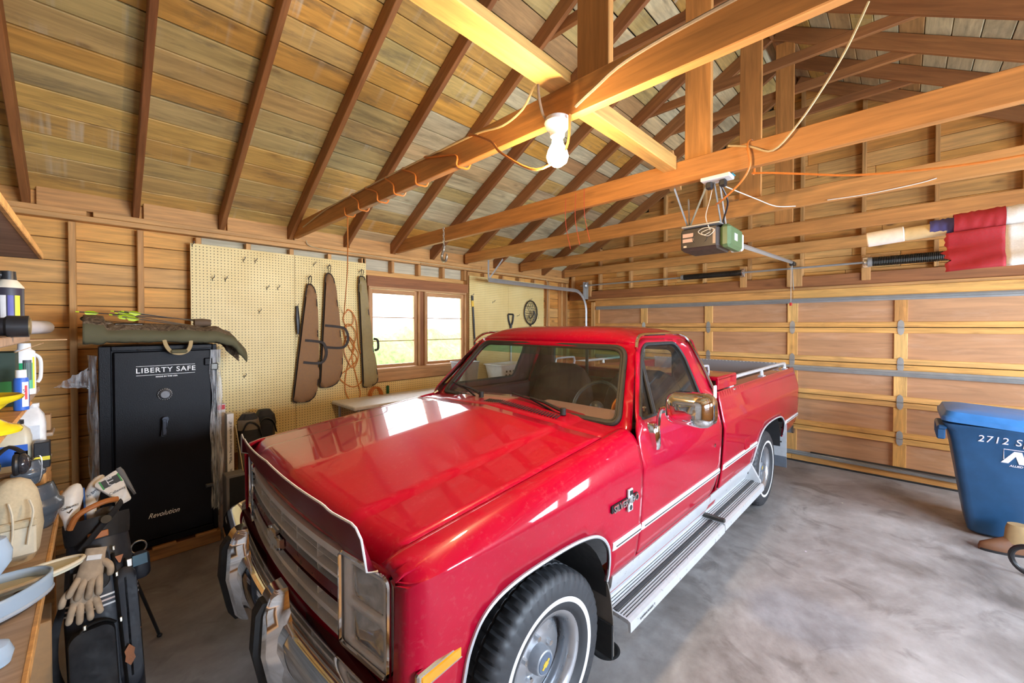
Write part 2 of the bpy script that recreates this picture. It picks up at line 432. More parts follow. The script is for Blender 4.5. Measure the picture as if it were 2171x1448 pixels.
board(wa, W_STUD, (2.8, YA + .045, .021), (1, 0, 0), 7.4, .09, .042, 'sill_plate', (0, 1, 0))
# ---- window in the left wall
def window(name, label, x0, x1, z0, z1, M):
    """two fixed sashes of three panes; local x along wall, local y outwards, z up"""
    o = thing(name, label, 'window', M=M, kind='structure')
    def bx(nm, a, b, c, d, y0, y1, mat=W_FRAME):
        horiz = (b - a) > (d - c)
        L, Wd = ((b - a), (d - c)) if horiz else ((d - c), (b - a))
        m = MB(); m.box((0, 0, 0), (L, Wd, y1 - y0), ch=.004)
        q = m.build(nm, mat, None, smooth=False); q.parent = o
        q.matrix_local = frame(((a + b) / 2, (y0 + y1) / 2, (c + d) / 2), (1, 0, 0) if horiz else (0, 0, 1), (0, 0, 1) if horiz else (1, 0, 0)); return q
    mid = (x0 + x1) / 2
    bx('window_sill', x0 - .01, x1 + .01, z0 - .20, z0 - .075, -.02, .03); bx('window_stool', x0, x1, z0 - .075, z0 - .035, -.035, .10)
    bx('head_jamb', x0, x1, z1 + .06, z1 + .09, -.01, .10); bx('mullion', mid - .035, mid + .035, z0 - .035, z1 + .06, .02, .10, W_DARK)
    for (a, b) in ((x0, mid - .035), (mid + .035, x1)):
        bx('side_jamb', a, a + .025, z0 - .035, z1 + .06, -.005, .10); bx('side_jamb', b - .025, b, z0 - .035, z1 + .06, -.005, .10)
        a2, b2 = a + .028, b - .028
        sash = bx('sash_stile', a2, a2 + .045, z0 - .03, z1 + .055, .03, .07); bx('sash_stile', b2 - .045, b2, z0 - .03, z1 + .055, .03, .07)
        bx('sash_rail', a2 + .045, b2 - .045, z1, z1 + .055, .03, .07); bx('sash_rail', a2 + .045, b2 - .045, z0 - .03, z0 + .012, .03, .07)
        zs = [z0 + .012 + (z1 - z0 - .012) * k / 3 for k in range(4)]
        for k in range(3):
            p = MB(); p.box(((a2 + b2) / 2, .05, (zs[k] + zs[k + 1]) / 2), (b2 - a2 - .09, .004, zs[k + 1] - zs[k] - .002)); q = p.build('pane', GLASS, o, smooth=False)
            if k: bx('muntin', a2 + .045, b2 - .045, zs[k] - .006, zs[k] + .006, .035, .065)
    return o
window('window_1', 'two-sash wooden window with six panes in the left wall', WX0 + .02, WX1 - .02, 1.29, 2.205, Matrix.Translation((0, YA, 0)))
# ---- side wall behind the camera with its own window, and end wall behind the bench
wc = thing('wall_right', 'right wall of pine boards with a window', 'wall', kind='structure')
CX0, CX1, CX2, CX3, CZ0, CZ1 = .95, 3.25, 4.2, 5.8, .95, 2.2
WC_SEGS = ((XD - .2, CX0, 0, 3.0), (CX1, CX2, 0, 3.0), (CX3, XB + .2, 0, 3.0), (CX0, CX1, 0, CZ0), (CX0, CX1, CZ1, 3.0), (CX2, CX3, 0, CZ0), (CX2, CX3, CZ1, 3.0))
for (a, b, c, d) in WC_SEGS:
    n = max(1, int((d - c) / .18))
    for k in range(n):
        hh = (d - c) / n; board(wc, W_SIDE, ((a + b) / 2, YC - .1, c + hh * (k + .5)), (1, 0, 0), b - a, hh - .004, .02, 'siding_board', (0, 0, 1))
for (nm_, lb_, a, b) in (('window_2', 'wide two-sash wooden window in the right wall beside the truck nose', CX0, CX1), ('added_window_3', 'narrower unseen two-sash window added to the right wall to light the garage door end', CX2, CX3)):  # the narrower window is invented, out of view, to light the door end
    window(nm_, lb_, a, b, CZ0 + .21, CZ1 - .09, Matrix.Translation((0, YC - .1, 0)) @ Matrix.Diagonal((1, -1, 1, 1)))
wd = thing('wall_back', 'end wall of pine boards behind the workbench', 'wall', kind='structure')
for k in range(28):
    zz = .09 + .178 * k; ymin = YC if zz < 2.9 else YR - (4.95 - zz) / PIT; ymax = YA if zz < 2.9 else YR + (4.95 - zz) / PIT
    if ymax - ymin > .2: board(wd, W_GREY, (XD - .02, (ymin + ymax) / 2, zz), (0, 1, 0), ymax - ymin + .2, .173, .02, 'siding_board', (0, 0, 1))
# ---- gable wall with the garage door
wb = thing('wall_front', 'gable wall of pine boards above the garage door', 'wall', kind='structure')
for k in range(15):
    zz = 2.42 + .178 * k; half = (5.08 - zz) / PIT
    a, b = max(YC, YR - half), min(YA + .1, YR + half)
    if b - a < .15: continue
    for (u, v_) in rng_split(a, b, 1.6, 3.4): board(wb, W_SIDE, (XB + .16, (u + v_) / 2, zz), (0, 1, 0), v_ - u - .003, .174, .02, 'siding_board', (0, 0, 1))
for (a, b) in ((4.12, YA + .1), (YC, -2.05)):
    for k in range(14): board(wb, W_SIDE, (XB + .16, (a + b) / 2, .09 + .178 * k), (0, 1, 0), b - a, .174, .02, 'siding_board', (0, 0, 1))
for k in range(-5, 7):
    yy = .98 + .62 * k; top = 5.0 - abs(yy - YR) * PIT
    if YC < yy < YA: board(wb, W_STUD, (XB + .10, yy, (2.46 + top) / 2), (0, 0, 1), top - 2.46, .04, .09, 'stud', (0, 1, 0))
board(wb, W_DARK, (XB + .07, YR, 2.375), (0, 1, 0), YA - YC, .15, .10, 'door_header', (0, 0, 1)); board(wb, W_STUD, (XB + .05, YR, 2.285), (0, 1, 0), 6.5, .035, .12, 'door_head_jamb', (0, 0, 1))
board(wb, W_STUD, (XB + .03, 4.17, 1.12), (0, 0, 1), 2.24, .08, .10, 'door_jamb', (0, 1, 0)); board(wb, W_STUD, (XB + .03, -2.1, 1.12), (0, 0, 1), 2.24, .08, .10, 'door_jamb', (0, 1, 0))
board(wb, W_STUD, (XB + .02, 1.05, 2.50), (0, 0, 1), .36, .17, .05, 'spring_mount', (0, 1, 0))
for yy in (1.66, .33, 4.27): board(wb, W_STUD, (XB + .02, yy, 2.50), (0, 0, 1), .30, .085, .05, 'spring_mount', (0, 1, 0))
# ---- garage door: five hinged sections of rails, stiles and panels
gd = thing('door_1', 'closed sectional wooden garage door with brown panels and steel struts', 'garage door', kind='structure')
ZJ = [0.0, .488, .908, 1.344, 1.777, 2.27]; YS = [4.09, 3.17, 2.13, 1.065, .018, -1.03, -2.0]
pm = {}
for k in range(5):
    a, b = ZJ[k] + .004, ZJ[k + 1] - .004; rh = [.062, .062]
    if k == 4: rh[1] = .13
    if k == 0: rh[0] = .10
    for (c, h_) in ((a + rh[0] / 2, rh[0]), (b - rh[1] / 2, rh[1])):
        for (u, v_) in ((4.13, YS[3]), (YS[3], -2.05)): board(gd, W_DOORW, (XB + .02, (u + v_) / 2, c), (0, 1, 0), u - v_ - .002, h_, .036, 'rail', (0, 0, 1))
    for yy in YS: board(gd, W_DOORW, (XB + .02, yy, (a + rh[0] + b - rh[1]) / 2), (0, 0, 1), b - a - rh[0] - rh[1], .115 if yy != YS[0] and yy != YS[-1] else .08, .034, 'stile', (0, 1, 0))
    for i in range(6):
        u, v_ = YS[i], YS[i + 1]; board(gd, W_BOARD, (XB + .032, (u + v_) / 2, (a + b) / 2), (0, 1, 0), u - v_, b - a - .03, .006, 'panel', (0, 0, 1), ch=0)
hm = MB()
for sg in (1, -1):
    hm.prism([(-.022, 0), (.022, 0), (.03, .03), (.022, .07), (0, .09), (-.022, .07), (-.03, .03)], .006, M=Matrix.Translation((0, 0, .012 * 0)) @ Matrix.Diagonal((1, sg, 1 if sg > 0 else 1, 1)))
    for (px, py) in ((0, .065), (-.013, .03), (.013, .03)): hm.cyl((px, py * sg, .005), (px, py * sg, .011), .005, 8)
hm.cyl((-.03, 0, .008), (.03, 0, .008), .009, 8)
hinge0 = None
for k in range(1, 5):
    for yy in YS[1:-1]:
        M = frame((XB + .001, yy, ZJ[k]), (0, 1, 0), (0, 0, 1))
        M = M @ Matrix.Rotation(PI, 4, 'Y')
        if hinge0 is None: hinge0 = hm.build('hinge', GALV, gd, M=M)
        else: c = hinge0.copy(); COL.objects.link(c); c.matrix_world = M
def strut(zz, y0, y1, hgt=.05, nm='strut', tilt=0):
    m = MB(); prof = [(-.0, -hgt / 2), (-.02, -hgt / 2), (-.028, -hgt * .18), (-.018, 0), (-.028, hgt * .18), (-.02, hgt / 2), (0, hgt / 2)]
    m.loft([[(XB - .004 + p[0], y0, zz + p[1]) for p in prof], [(XB - .004 + p[0], y1, zz + p[1] + tilt) for p in prof]])
    return m.build(nm, GALV, gd, ang=20)
strut(2.128, 4.1, -2.04, .06); strut(1.244, 4.1, -2.04, .07); strut(.117, 4.1, -2.04, .055)
m = MB(); m.box((XB - .045, .1, .155), (.012, 1.5, .018)); m.build('loose_bar', DARKMET, gd)
m = MB(); m.box((XB - .01, YR, .006), (.03, 6.1, .02)); m.build('bottom_seal', plain('black_rubber', (.02, .02, .02), .7), gd)

# ---- ceiling: rafters, sheathing planks, ties, collars, posts
ce = thing('ceiling', 'open gable roof of dark rafters, tie beams and plank sheathing', 'ceiling', kind='structure')
RX = [.26 + .61 * k for k in range(-2, 11)]
RL = (YE - YR) / math.cos(SL) + .3
for sg in (1, -1):
    ey = YE if sg > 0 else 2 * YR - YE
    for rx in RX:
        d = Vector((0, -sg * math.cos(SL), math.sin(SL))); nrm = Vector((0, sg * math.sin(SL), math.cos(SL)))
        p = Vector((rx, ey, ZR0)) + d * (RL / 2 - .3) + nrm * .07
        board(ce, W_RAFT, p, d, RL, .042, .14, 'rafter', (1, 0, 0))
    n = int((RL + .3) / .19)
    for k in range(n):
        for (u, v_) in rng_split(XD - .2, XB + .2, 1.3, 3.3):
            # butt joints fall on a rafter
            snap = lambda q: q if q in (XD - .2, XB + .2) else .26 + .61 * round((q - .26) / .61)
            u2, v2 = snap(u), snap(v_)
            if v2 - u2 < .2: continue
            p = Vector(((u2 + v2) / 2, ey, ZR0)) + Vector((0, -sg * math.cos(SL), math.sin(SL))) * (-.25 + .19 * (k + .5)) + nrm * (.152 + random.uniform(0, .003))
            board(ce, W_ROOF if (u2 < 2 and sg > 0) or random.random() < .25 else W_ROOF2, p, (1, 0, 0), v2 - u2 - .003, .183 if random.random() < .9 else .178, .02, 'roof_board', Vector((0, -sg * math.cos(SL), math.sin(SL))))
board(ce, W_RAFT, ((XD + XB) / 2, YR, ZR0 + PIT * (YE - YR) + .09), (1, 0, 0), XB - XD, .18, .03, 'ridge_board', (0, 0, 1))
for (bx_, hh) in ((1.52, .15), (2.735, .15), (3.89, .14), (5.11, .14), (6.36, .14)):
    board(ce, W_BEAM, (bx_, YR, 2.735 + hh / 2), (0, 1, 0), YA - YC - .02, .046, hh, 'tie_beam', (1, 0, 0))
for rx in RX[2:]: board(ce, W_RAFT, (rx + .045, YR, 4.25 + .045), (0, 1, 0), 2.36, .04, .09, 'collar_tie', (1, 0, 0))
for (px, yy) in ((1.565, 1.0), (2.78, .98), (3.935, .955), (5.155, .93)):
    top = ZR0 + PIT * (YE - YR) - abs(yy - YR) * PIT
    board(ce, W_BEAM, (px, yy, (2.80 + top) / 2), (0, 0, 1), top - 2.80, .165, .04, 'king_post', (0, 1, 0))
for (a, b, yy, zz, ww, hh) in ((XD, 1.497, 1.14, 2.905, .12, .05), (1.545, 2.71, 1.14, 2.88, .09, .09)):
    board(ce, wood('strongback_fir', [(.74, .42, .12), (.68, .38, .11)], knots=.4) if 'strongback_fir' not in MATS else MATS['strongback_fir'], ((a + b) / 2, yy, zz), (1, 0, 0), b - a, ww, hh, 'strongback', (0, 1, 0))
for (bx_, yy) in ((3.0, 1.25), (4.3, 1.2), (5.7, 1.25)): board(ce, W_STUD, (bx_, yy, 2.93), (.95, .3, 0), .75, .09, .04, 'brace')
W_SEAL = plain('light_seal_dark', (.05, .045, .04), .9)
def light_seal(par, c, d, M=None): m = MB(); m.box(c, d, M=M); return m.build('added_light_seal', W_SEAL, par, smooth=False)  # unseen dark skin added to stop light leaking through board gaps
for (a, b, c, d) in ((XD - .3, WX0 + .02, 0, 2.99), (WX1 - .02, XB + .3, 0, 2.99), (WX0, WX1, 0, WZ0 + .12), (WX0, WX1, 2.28, 2.99)): light_seal(wa, ((a + b) / 2, YA + .14, (c + d) / 2), (b - a, .03, d - c))
for (a, b, c, d) in WC_SEGS: light_seal(wc, ((a + b) / 2, YC - .135, (c + d) / 2), (b - a, .03, d - c))
light_seal(wd, (XD - .06, YR, 2.6), (.03, 7.8, 5.3)); light_seal(wb, (XB + .20, YR, 2.6), (.03, 7.8, 5.3))
for sg in (1, -1):
    ey = YE if sg > 0 else 2 * YR - YE; d = Vector((0, -sg * math.cos(SL), math.sin(SL))); nr = Vector((0, sg * math.sin(SL), math.cos(SL)))
    m = MB(); m.box((0, 0, 0), (XB - XD + .7, RL + .5, .03)); o = m.build('added_light_seal', W_SEAL, None, smooth=False, M=frame(Vector(((XB + XD) / 2, ey, ZR0)) + d * (RL / 2 - .25) + nr * .185, (1, 0, 0), d)); o.parent = ce  # same added skin over the roof, closes the bright seams
# ---- outside: lawn and hedge seen through and mirrored from the window
def grass(nm, a, b, sc):
    t = NT(nm); v = t.coord((1, 1, 1), False); n = t.noise(v, sc, 5, .7); t.set(color=t.ramp(n, [(.3, a), (.7, b)]), rough=.9); return t.mat
m = MB(); m.box((3, 19, -.25), (60, 28, .1)); tag(m.build('lawn', grass('lawn_grass', (.10, .20, .05), (.30, .42, .12), 3)), 'sunlit lawn outside the window', 'lawn', kind='structure')
m = MB()
def hed(u, v_):
    x = -12 + 30 * u; a = PI * v_; r = 1 + .25 * noise.noise((x * 1.3, v_ * 5, 0)); return (x, 14 - 1.1 * r * math.cos(a), -.2 + 1.7 * r * math.sin(a))
m.grid(hed, 120, 16, flip=True); tag(m.build('hedge', grass('hedge_leaves', (.05, .12, .03), (.22, .34, .10), 6)), 'long green hedge across the lawn outside the window', 'hedge')
# ---- lamp on the tie beam
lamp = thing('ceiling_lamp', 'bare glowing bulb in a white porcelain holder under the tie beam', 'lamp', (1.47, 1.135, 2.70))
POR = plain('porcelain', (.85, .83, .78), .3)
m = MB(); m.lathe([(0, .03), (.055, .03), (.06, .01), (.052, -.01), (.035, -.03), (.032, -.05), (.0, -.05)], 28); m.build('lamp_holder', POR, lamp)
m = MB(); m.lathe([(0, -.185), (.02, -.182), (.042, -.165), (.05, -.14), (.042, -.11), (.026, -.08), (.022, -.05), (0, -.05)][::-1], 24)
t = NT('glowing_bulb'); t.set(color=(1, .9, .7), emis=(1.0, .74, .42), emstr=60.0); m.build('bulb', t.mat, lamp)
pl = bpy.data.lights.new('bulb_light', 'POINT'); pl.energy = 125; pl.color = (1.0, .69, .36); pl.shadow_soft_size = .05
plo = bpy.data.objects.new('bulb_light', pl); COL.objects.link(plo); plo.location = (1.46, 1.125, 2.50)
# ================================================================ PICKUP TRUCK (local x = rearwards from front axle, y<0 = near side)
TR = thing('pickup_truck', 'red pickup truck with chrome bumper, running boards and red toolbox behind the cab', 'truck', (1.358, 1.99, 0), math.radians(-1.08))
def paint():
    t = NT('red_paint'); v = t.coord((1, 1, 1), False); n = t.noise(v, 2.2, 4); d = t.noise(v, 45, 4, .7)
    col = t.ramp(n, [(.3, (.36, .0002, .018)), (.7, (.42, .0004, .024))]); col = t.mix(t.math('MULTIPLY', t.ramp(d, [(.55, 0), (.8, 1)]), .10), col, (.6, .35, .32))
    t.set(color=col, rough=.32, coat=.9, coatr=.03, spec=.12); t.p.inputs['Coat IOR'].default_value = 1.38; return t.mat
RED = paint()
CHROME = metal('chrome', (.80, .80, .80), .07); ALU = plain('brushed_aluminium', (.60, .61, .62), .32, .3, .04); SILV = plain('silver_plastic', (.76, .74, .71), .35, .15, .04)
RUB = plain('black_rubber', (.02, .02, .02), .7); RUBG = plain('grey_rubber_seal', (.030, .026, .022), .65); DKPL = plain('dark_plastic', (.03, .03, .032), .5)
MAROON = plain('maroon_vinyl', (.075, .022, .022), .55); BRNV = plain('brown_cloth', (.060, .030, .020), .8); CARP = plain('dash_carpet', (.27, .145, .13), .95, bump=.4, scale=300)
WHT = plain('white_trim', (.80, .80, .80), .35); AMBER = plain('amber_lens', (.75, .28, .01), .12, 0, .1, coat=1.0); TGL = glassy('truck_glass', (.80, .84, .82), dirt=.05); TGL2 = glassy('tint_band', (.35, .72, .66))
def interp(pts, x):
    if x <= pts[0][0]: return pts[0][1]
    for (a, b) in zip(pts, pts[1:]):
        if x <= b[0]: t = (x - a[0]) / (b[0] - a[0]); return a[1] + (b[1] - a[1]) * t
    return pts[-1][1]
ZC = 1.04
PL = [(.40, .915), (.50, .942), (.58, .962), (.66, .976), (.74, .986), (.90, .996), (1.04, 1.0), (1.055, .995), (1.13, .979), (1.20, .966), (1.26, .951), (1.29, .944)]
def wsec(z): return interp(PL, z)
def wg(z): return .951 - (z - 1.26) * .455
def Tz(s): return 1.075 + .155 * (s + .735) / 1.4
def nf(w): return -.79 + .075 * (abs(w) / .87) ** 2
def frnd(s):
    d = -.655 - s
    return 0 if d <= 0 else .08 - math.sqrt(max(0, .08 ** 2 - min(d, .079) ** 2))
def side(sg, fn): return lambda s, v: (lambda p: (p[0], sg * p[1], p[2]))(fn(s, v))
def fend(s, v):
    if v <= ZC: w_, z = wsec(v), v
    else:
        t = (v - ZC) / .36; T = Tz(s); P = [(1.0, ZC), (.975, T - .03), (.945, T + .002), (.868, T + .004)]; a, b, c, d = (1 - t) ** 3, 3 * t * (1 - t) ** 2, 3 * t * t * (1 - t), t ** 3
        w_ = a * P[0][0] + b * P[1][0] + c * P[2][0] + d * P[3][0]; z = a * P[0][1] + b * P[1][1] + c * P[2][1] + d * P[3][1]
    r = frnd(s); return (s, w_ - r * (1.0 if v < 1.2 else .25), z - (r * .35 if v > ZC else 0))
def bodys(s, v): return (s, wsec(v) if v <= 1.29 else wg(v), v)
ARCH_F = spline([(-.51, .46), (-.508, .60), (-.49, .735), (-.42, .828), (-.28, .868), (-.05, .874), (.13, .862), (.26, .826), (.345, .745), (.38, .62), (.386, .46)], 5)
ARCH_R = spline([(2.80, .44), (2.83, .58), (2.885, .70), (2.98, .79), (3.13, .836), (3.36, .852), (3.6, .845), (3.77, .82), (3.9, .755), (3.96, .66), (3.98, .50)], 5)
def panel(name, outline, fn, sg, holes=(), lines=(), step=.055, mat=None, parent=TR, sol=.012, ang=28, label=None, lining=None):
    vs, fs = cdt(outline, holes, lines, step, side(sg, fn), flip=sg > 0); m = MB(); m.add(vs, fs); return m.build(name, mat or RED, parent, ang=ang, sol=sol, label=label, lining=lining)
for sg in (-1, 1):
    fo = [(-.733, .52)] + [(-.52, .50)] + ARCH_F[4:-4] + [(.387, .54), (.665, .54), (.665, 1.40), (-.733, 1.40)]
    panel('front_fender', fo, fend, sg, lines=[[(-.733, ZC), (.665, ZC)], [(-.733, 1.29), (.665, 1.29)], [(-.655, .5), (-.655, 1.4)]], step=.05, ang=50)
    do = rpoly([(.674, .565), (1.79, .565), (1.872, .72), (1.876, 1.26), (1.868, 1.50), (1.82, 1.69), (1.16, 1.715), (1.03, 1.665), (.72, 1.30), (.674, 1.22)], [.03, .08, .05, .2, .2, .09, .06, .05, .05, .05])
    win = rpoly([(.745, 1.278), (1.635, 1.278), (1.66, 1.58), (1.60, 1.672), (1.15, 1.676), (1.06, 1.63)], [.03, .05, .08, .06, .05, .04])
    dr = panel('door', do, bodys, sg, [win], [[(.67, ZC), (1.88, ZC)], [(.67, 1.272), (1.88, 1.272)]], step=.05, lining=MAROON)
    vs, fs = cdt(win, step=.08, lift=side(sg, lambda s, v: (s, wg(v) - .012, v)), flip=sg > 0); m = MB(); m.add(vs, fs); m.build('door_glass', TGL, dr)
    ring = [side(sg, lambda s, v: (s, wg(v) - .002, v))(*p) for p in win]
    m = MB(); m.tube(ring, .011, 6, closed=True); m.build('window_seal', RUB, dr)
    m = MB(); a = side(sg, lambda s, v: (s, wg(v) + .002, v)); m.tube([a(.905, 1.28), a(.99, 1.53), a(1.03, 1.60)], .009, 6); m.tube([a(.925, 1.28), a(1.01, 1.53), a(1.05, 1.61)], .007, 6); m.build('vent_window_bar', DKPL, dr)
    m = MB(); m.box((.87, sg * (wg(1.31) - .03), 1.31), (.03, .02, .03), ch=.005); m.build('vent_latch', CHROME, dr)
    m = MB(); m.box((1.25, sg * .86, .90), (1.1, .05, .66), ch=.02); m.build('door_card', MAROON, dr)
    m = MB(); m.box((1.2, sg * .825, 1.0), (.5, .03, .10), ch=.012); m.build('armrest', BRNV, dr)
    m = MB(); m.cyl((1.72, sg * (wsec(.95) - .004), .945), (1.72, sg * (wsec(.95) + .01), .945), .014, 16); m.build('door_lock', CHROME, dr)
    m = MB(); m.box((1.72, sg * (wsec(1.1) + .006), 1.10), (.11, .016, .03), ch=.006); m.build('door_handle', CHROME, dr)
    # drip rail over the door
    m = MB(); a = side(sg, lambda s, v: (s, wg(v) + .016, v)); dp = spline([(.985, 1.655), (1.04, 1.705), (1.12, 1.733), (1.3, 1.738), (1.55, 1.738), (1.72, 1.732), (1.80, 1.705), (1.845, 1.62), (1.868, 1.48), (1.872, 1.32)], 5)
    m.tube([a(p[0], p[1]) for p in dp], .011, 6); m.build('drip_rail', CHROME, TR)
    m = MB(); m.box((1.872, sg * .952, 1.30), (.05, .012, .10), ch=.004); bp = m.build('pillar_badge', WHT, TR)
    # rear corner strip of the cab and rocker
    cs = [(1.882, .56), (1.935, .56), (1.935, 1.26), (1.93, 1.55), (1.88, 1.70), (1.835, 1.70), (1.874, 1.5), (1.882, 1.26)]
    panel('cab_corner', cs, lambda s, v: (s, bodys(s, v)[1] - .6 * max(0, s - 1.89), v), sg, step=.06)
    m = MB(); m.loft([[(s, sg * p[0], p[1]) for p in ((.955, .56), (.95, .50), (.93, .44), (.88, .43), (.88, .56))] for s in (.44, 1.93)]); m.build('rocker_panel', RED, TR)
    # bed side
    bo = [(1.948, .54), (2.72, .54)] + [(2.79, .56)] + ARCH_R[5:-6] + [(3.975, .56), (4.50, .60), (4.61, .66), (4.625, 1.0), (4.60, 1.285), (1.948, 1.285)]
    bs = panel('bed_side', bo, bodys, sg, lines=[[(1.94, ZC), (4.63, ZC)]], step=.055)
    m = MB(); m.loft([[(s, sg * p[0], p[1]) for p in ((.946, 1.275), (.94, 1.29), (.83, 1.29), (.815, 1.275), (.80, .85), (.81, .85), (.83, 1.265))] for s in (1.95, 4.60)]); m.build('bed_rail', RED, TR)
    # wheel arch trim
    for nm, ar in (('arch_trim', ARCH_F), ('arch_trim', ARCH_R)):
        tr_ = []
        for p in ar[3:-3]: tr_.append((p[0], sg * (wsec(p[1]) + .004), p[1]))
        m = MB(); m.tube(tr_, .0075, 6); m.tube([(p[0], p[1] * .995, p[2] - .009) for p in tr_], .006, 6, mi=1); m.build(nm, [ALU, RUB], TR)
    # wheel wells
    for (c, r_) in ((-.06, .47), (3.38, .60)):
        m = MB(); m.grid(lambda u, v: (c + r_ * math.cos(PI * u), sg * (.58 + .36 * v), .45 + r_ * .92 * math.sin(PI * u)), 20, 2); m.grid(lambda u, v: (c + r_ * math.cos(PI * u) * v, sg * .58, .45 + r_ * .92 * math.sin(PI * u) * v), 20, 2); m.build('wheel_well', DKPL, TR)
    # side mouldings
    for (a, b) in ((.392, .668), (.680, 1.868), (1.952, 2.855), (3.985, 4.62)):
        rings = []
        for s in (a, a + .01, b - .01, b):
            k = .3 if s in (a, b) else 1.0
            rings.append([(s, sg * (wsec(z) + o * k), z) for (z, o) in ((.700, .001), (.706, .009), (.722, .013), (.738, .009), (.744, .001))])
        m = MB(); m.loft(rings); m.build('body_moulding', WHT, TR)
        m = MB(); m.box(((a + b) / 2, sg * (wsec(.72) + .0125), .7245), (b - a - .03, .003, .006)); m.build('moulding_stripe', DKPL, TR)
    # side marker
    m = MB(); m.box((-.605, sg * (wsec(.74) + .004 - .008), .742), (.185, .02, .058), ch=.006, rz=sg * -.10); mk = m.build('side_marker', CHROME, TR)
    m = MB(); m.box((-.605, sg * (wsec(.74) + .010 - .008), .742), (.160, .016, .036), ch=.004, rz=sg * -.10); m.build('marker_lens', AMBER, mk)
    # running boards
    for (a, b, zz) in ((.430, 1.765, .385), (1.775, 2.80, .392)):
        m = MB(); m.loft([[(s, sg * p[0], p[1] + zz - .385) for p in ((.962, .552), (.955, .50), (.925, .43), (.905, .392), (.915, .388), (1.045, .380), (1.06, .372), (1.062, .325), (1.05, .32), (1.045, .36), (.90, .37), (.885, .40), (.90, .50), (.945, .552))] for s in (a, b)]); rb = m.build('running_board', ALU, TR, ang=20)
        for k in range(9):
            if k == 4: continue
            ww = .915 + k * .0145; m = MB(); m.box(((a + b) / 2, sg * ww, zz + .0025 - (k * .0007)), (b - a - .02, .0032, .003)); m.build('tread_rib', RUB, rb)
        m = MB(); m.box(((a + b) / 2, sg * (.915 + 4 * .0145), zz + .003), (b - a - .02, .017, .006)); m.build('tread_strip', DKPL, rb)
    m = MB(); m.box((1.772, sg * .975, .405), (.025, .17, .03), ch=.006); m.build('board_bracket', DARKMET, TR)
    m = MB(); m.loft([[(s, sg * p[0], p[1]) for p in ((.885, .385), (.885, .60), (.94, .56), (1.03, .40), (1.03, .385))] for s in (2.80, 2.83)]); m.build('board_end_plate', ALU, TR)
    # mud flaps
    fl = rpoly([(-.978, .165), (-.978, .34), (-.955, .50), (-.90, .61), (-.86, .61), (-.775, .44), (-.775, .172)], [.01, .1, .1, .03, .03, .05, .01])
    m = MB(); m.prism([(-sg * p[0] * 1.0, p[1]) for p in fl], .006, M=Matrix(((0, 0, 1, .412), (1, 0, 0, 0), (0, 1, 0, 0), (0, 0, 0, 1)))); fpo = m.build('mud_flap', plain('grimy_grey_vinyl', (.16, .14, .12), .6), TR)
    m = MB(); m.box((.406, sg * .872, .245), (.012, .215, .17), ch=.003); m.build('flap_skirt', RUB, fpo)
    m = MB(); m.box((4.0, sg * .90, .52), (.006, .195, .37), ch=.002); rf = m.build('mud_flap', plain('pale_grey_vinyl', (.50, .52, .54), .5), TR)
    m = MB(); m.box((3.996, sg * .90, .28), (.008, .20, .12), ch=.002); m.build('flap_skirt', plain('slate_vinyl', (.13, .15, .18), .6), rf)
    for (yy, zz) in ((.95, .66), (.955, .58), (.945, .50)): m = MB(); m.cyl((3.99, sg * yy, zz), (4.0, sg * yy, zz), .008, 8); m.build('flap_bolt', DARKMET, rf)
    # bed rail tubes
    m = MB(); y_ = sg * .915
    m.tube(spline([(2.30, y_, 1.30), (2.33, y_, 1.335), (2.40, y_, 1.36), (3.3, y_, 1.362), (4.18, y_, 1.362), (4.27, y_, 1.335), (4.29, y_, 1.30)], 4), .016, 8)
    for s in (2.31, 3.30, 4.28): m.tube([(s, y_, 1.29), (s, y_, 1.355)], [.02, .012], 8); m.box((s, y_, 1.295), (.10, .05, .012), ch=.004)
    m.build('bed_rail_tube', ALU, TR)
    # headlamp side and mirror (the far door carries none)
    if sg < 0:
        m = MB(); b0 = sg * .985
        m.loft([[(.84 + dx * k, sg * (wsec(zz) + dy * k2), zz) for (dx, dy) in ((-.045, -.01), (-.04, .03), (0, .045), (.04, .03), (.045, -.01))] for (zz, k, k2) in ((1.105, .45, .5), (1.13, .6, .8), (1.19, .85, 1.0), (1.235, 1.0, 1.1), (1.25, .75, 1.0))]); mr = m.build('door_mirror', CHROME, TR, ang=50)
        m = MB(); m.tube(spline([(.84, sg * 1.0, 1.24), (.84, sg * 1.005, 1.30), (.84, sg * 1.02, 1.335), (.84, sg * 1.06, 1.345), (.84, sg * 1.10, 1.345)], 5), .012, 10); m.build('mirror_arm', CHROME, mr)
        prof = rrect(.24, .17, .05, 6); m = MB(); rings = []
        for (dx, k) in ((.055, .93), (.045, 1.0), (-.02, 1.0), (-.055, .93), (-.085, .72), (-.095, .4)): rings.append([(.84 + dx, sg * (1.175 + p[0] * k), 1.355 + p[1] * k) for p in prof])
        m.loft(rings); m.build('mirror_shell', CHROME, mr, ang=60)
        m = MB(); m.prism([(p[0] * .9, p[1] * .9) for p in prof], .003, M=Matrix(((0, 0, 1, .896), (1, 0, 0, sg * 1.175), (0, 1, 0, 1.355), (0, 0, 0, 1)))); m.build('mirror_glass', STEEL, mr)
    # headlamp bezels, two stacked lamps each
    bo_ = rrect(.262, .31, .02, 3, .735, .85)
    lamps = [rrect(.185, .118, .018, 3, .745, .925), rrect(.185, .118, .018, 3, .745, .775)]
    lf = lambda a, b: (nf(a) + .004, -sg * -a, b)
    vs, fs = cdt(bo_, lamps, (), .04, lambda a, b: (nf(a) + .002, sg * a, b), flip=sg > 0); m = MB(); m.add(vs, fs); bz = m.build('headlamp_bezel', SILV, TR, sol=.03, off=-1)
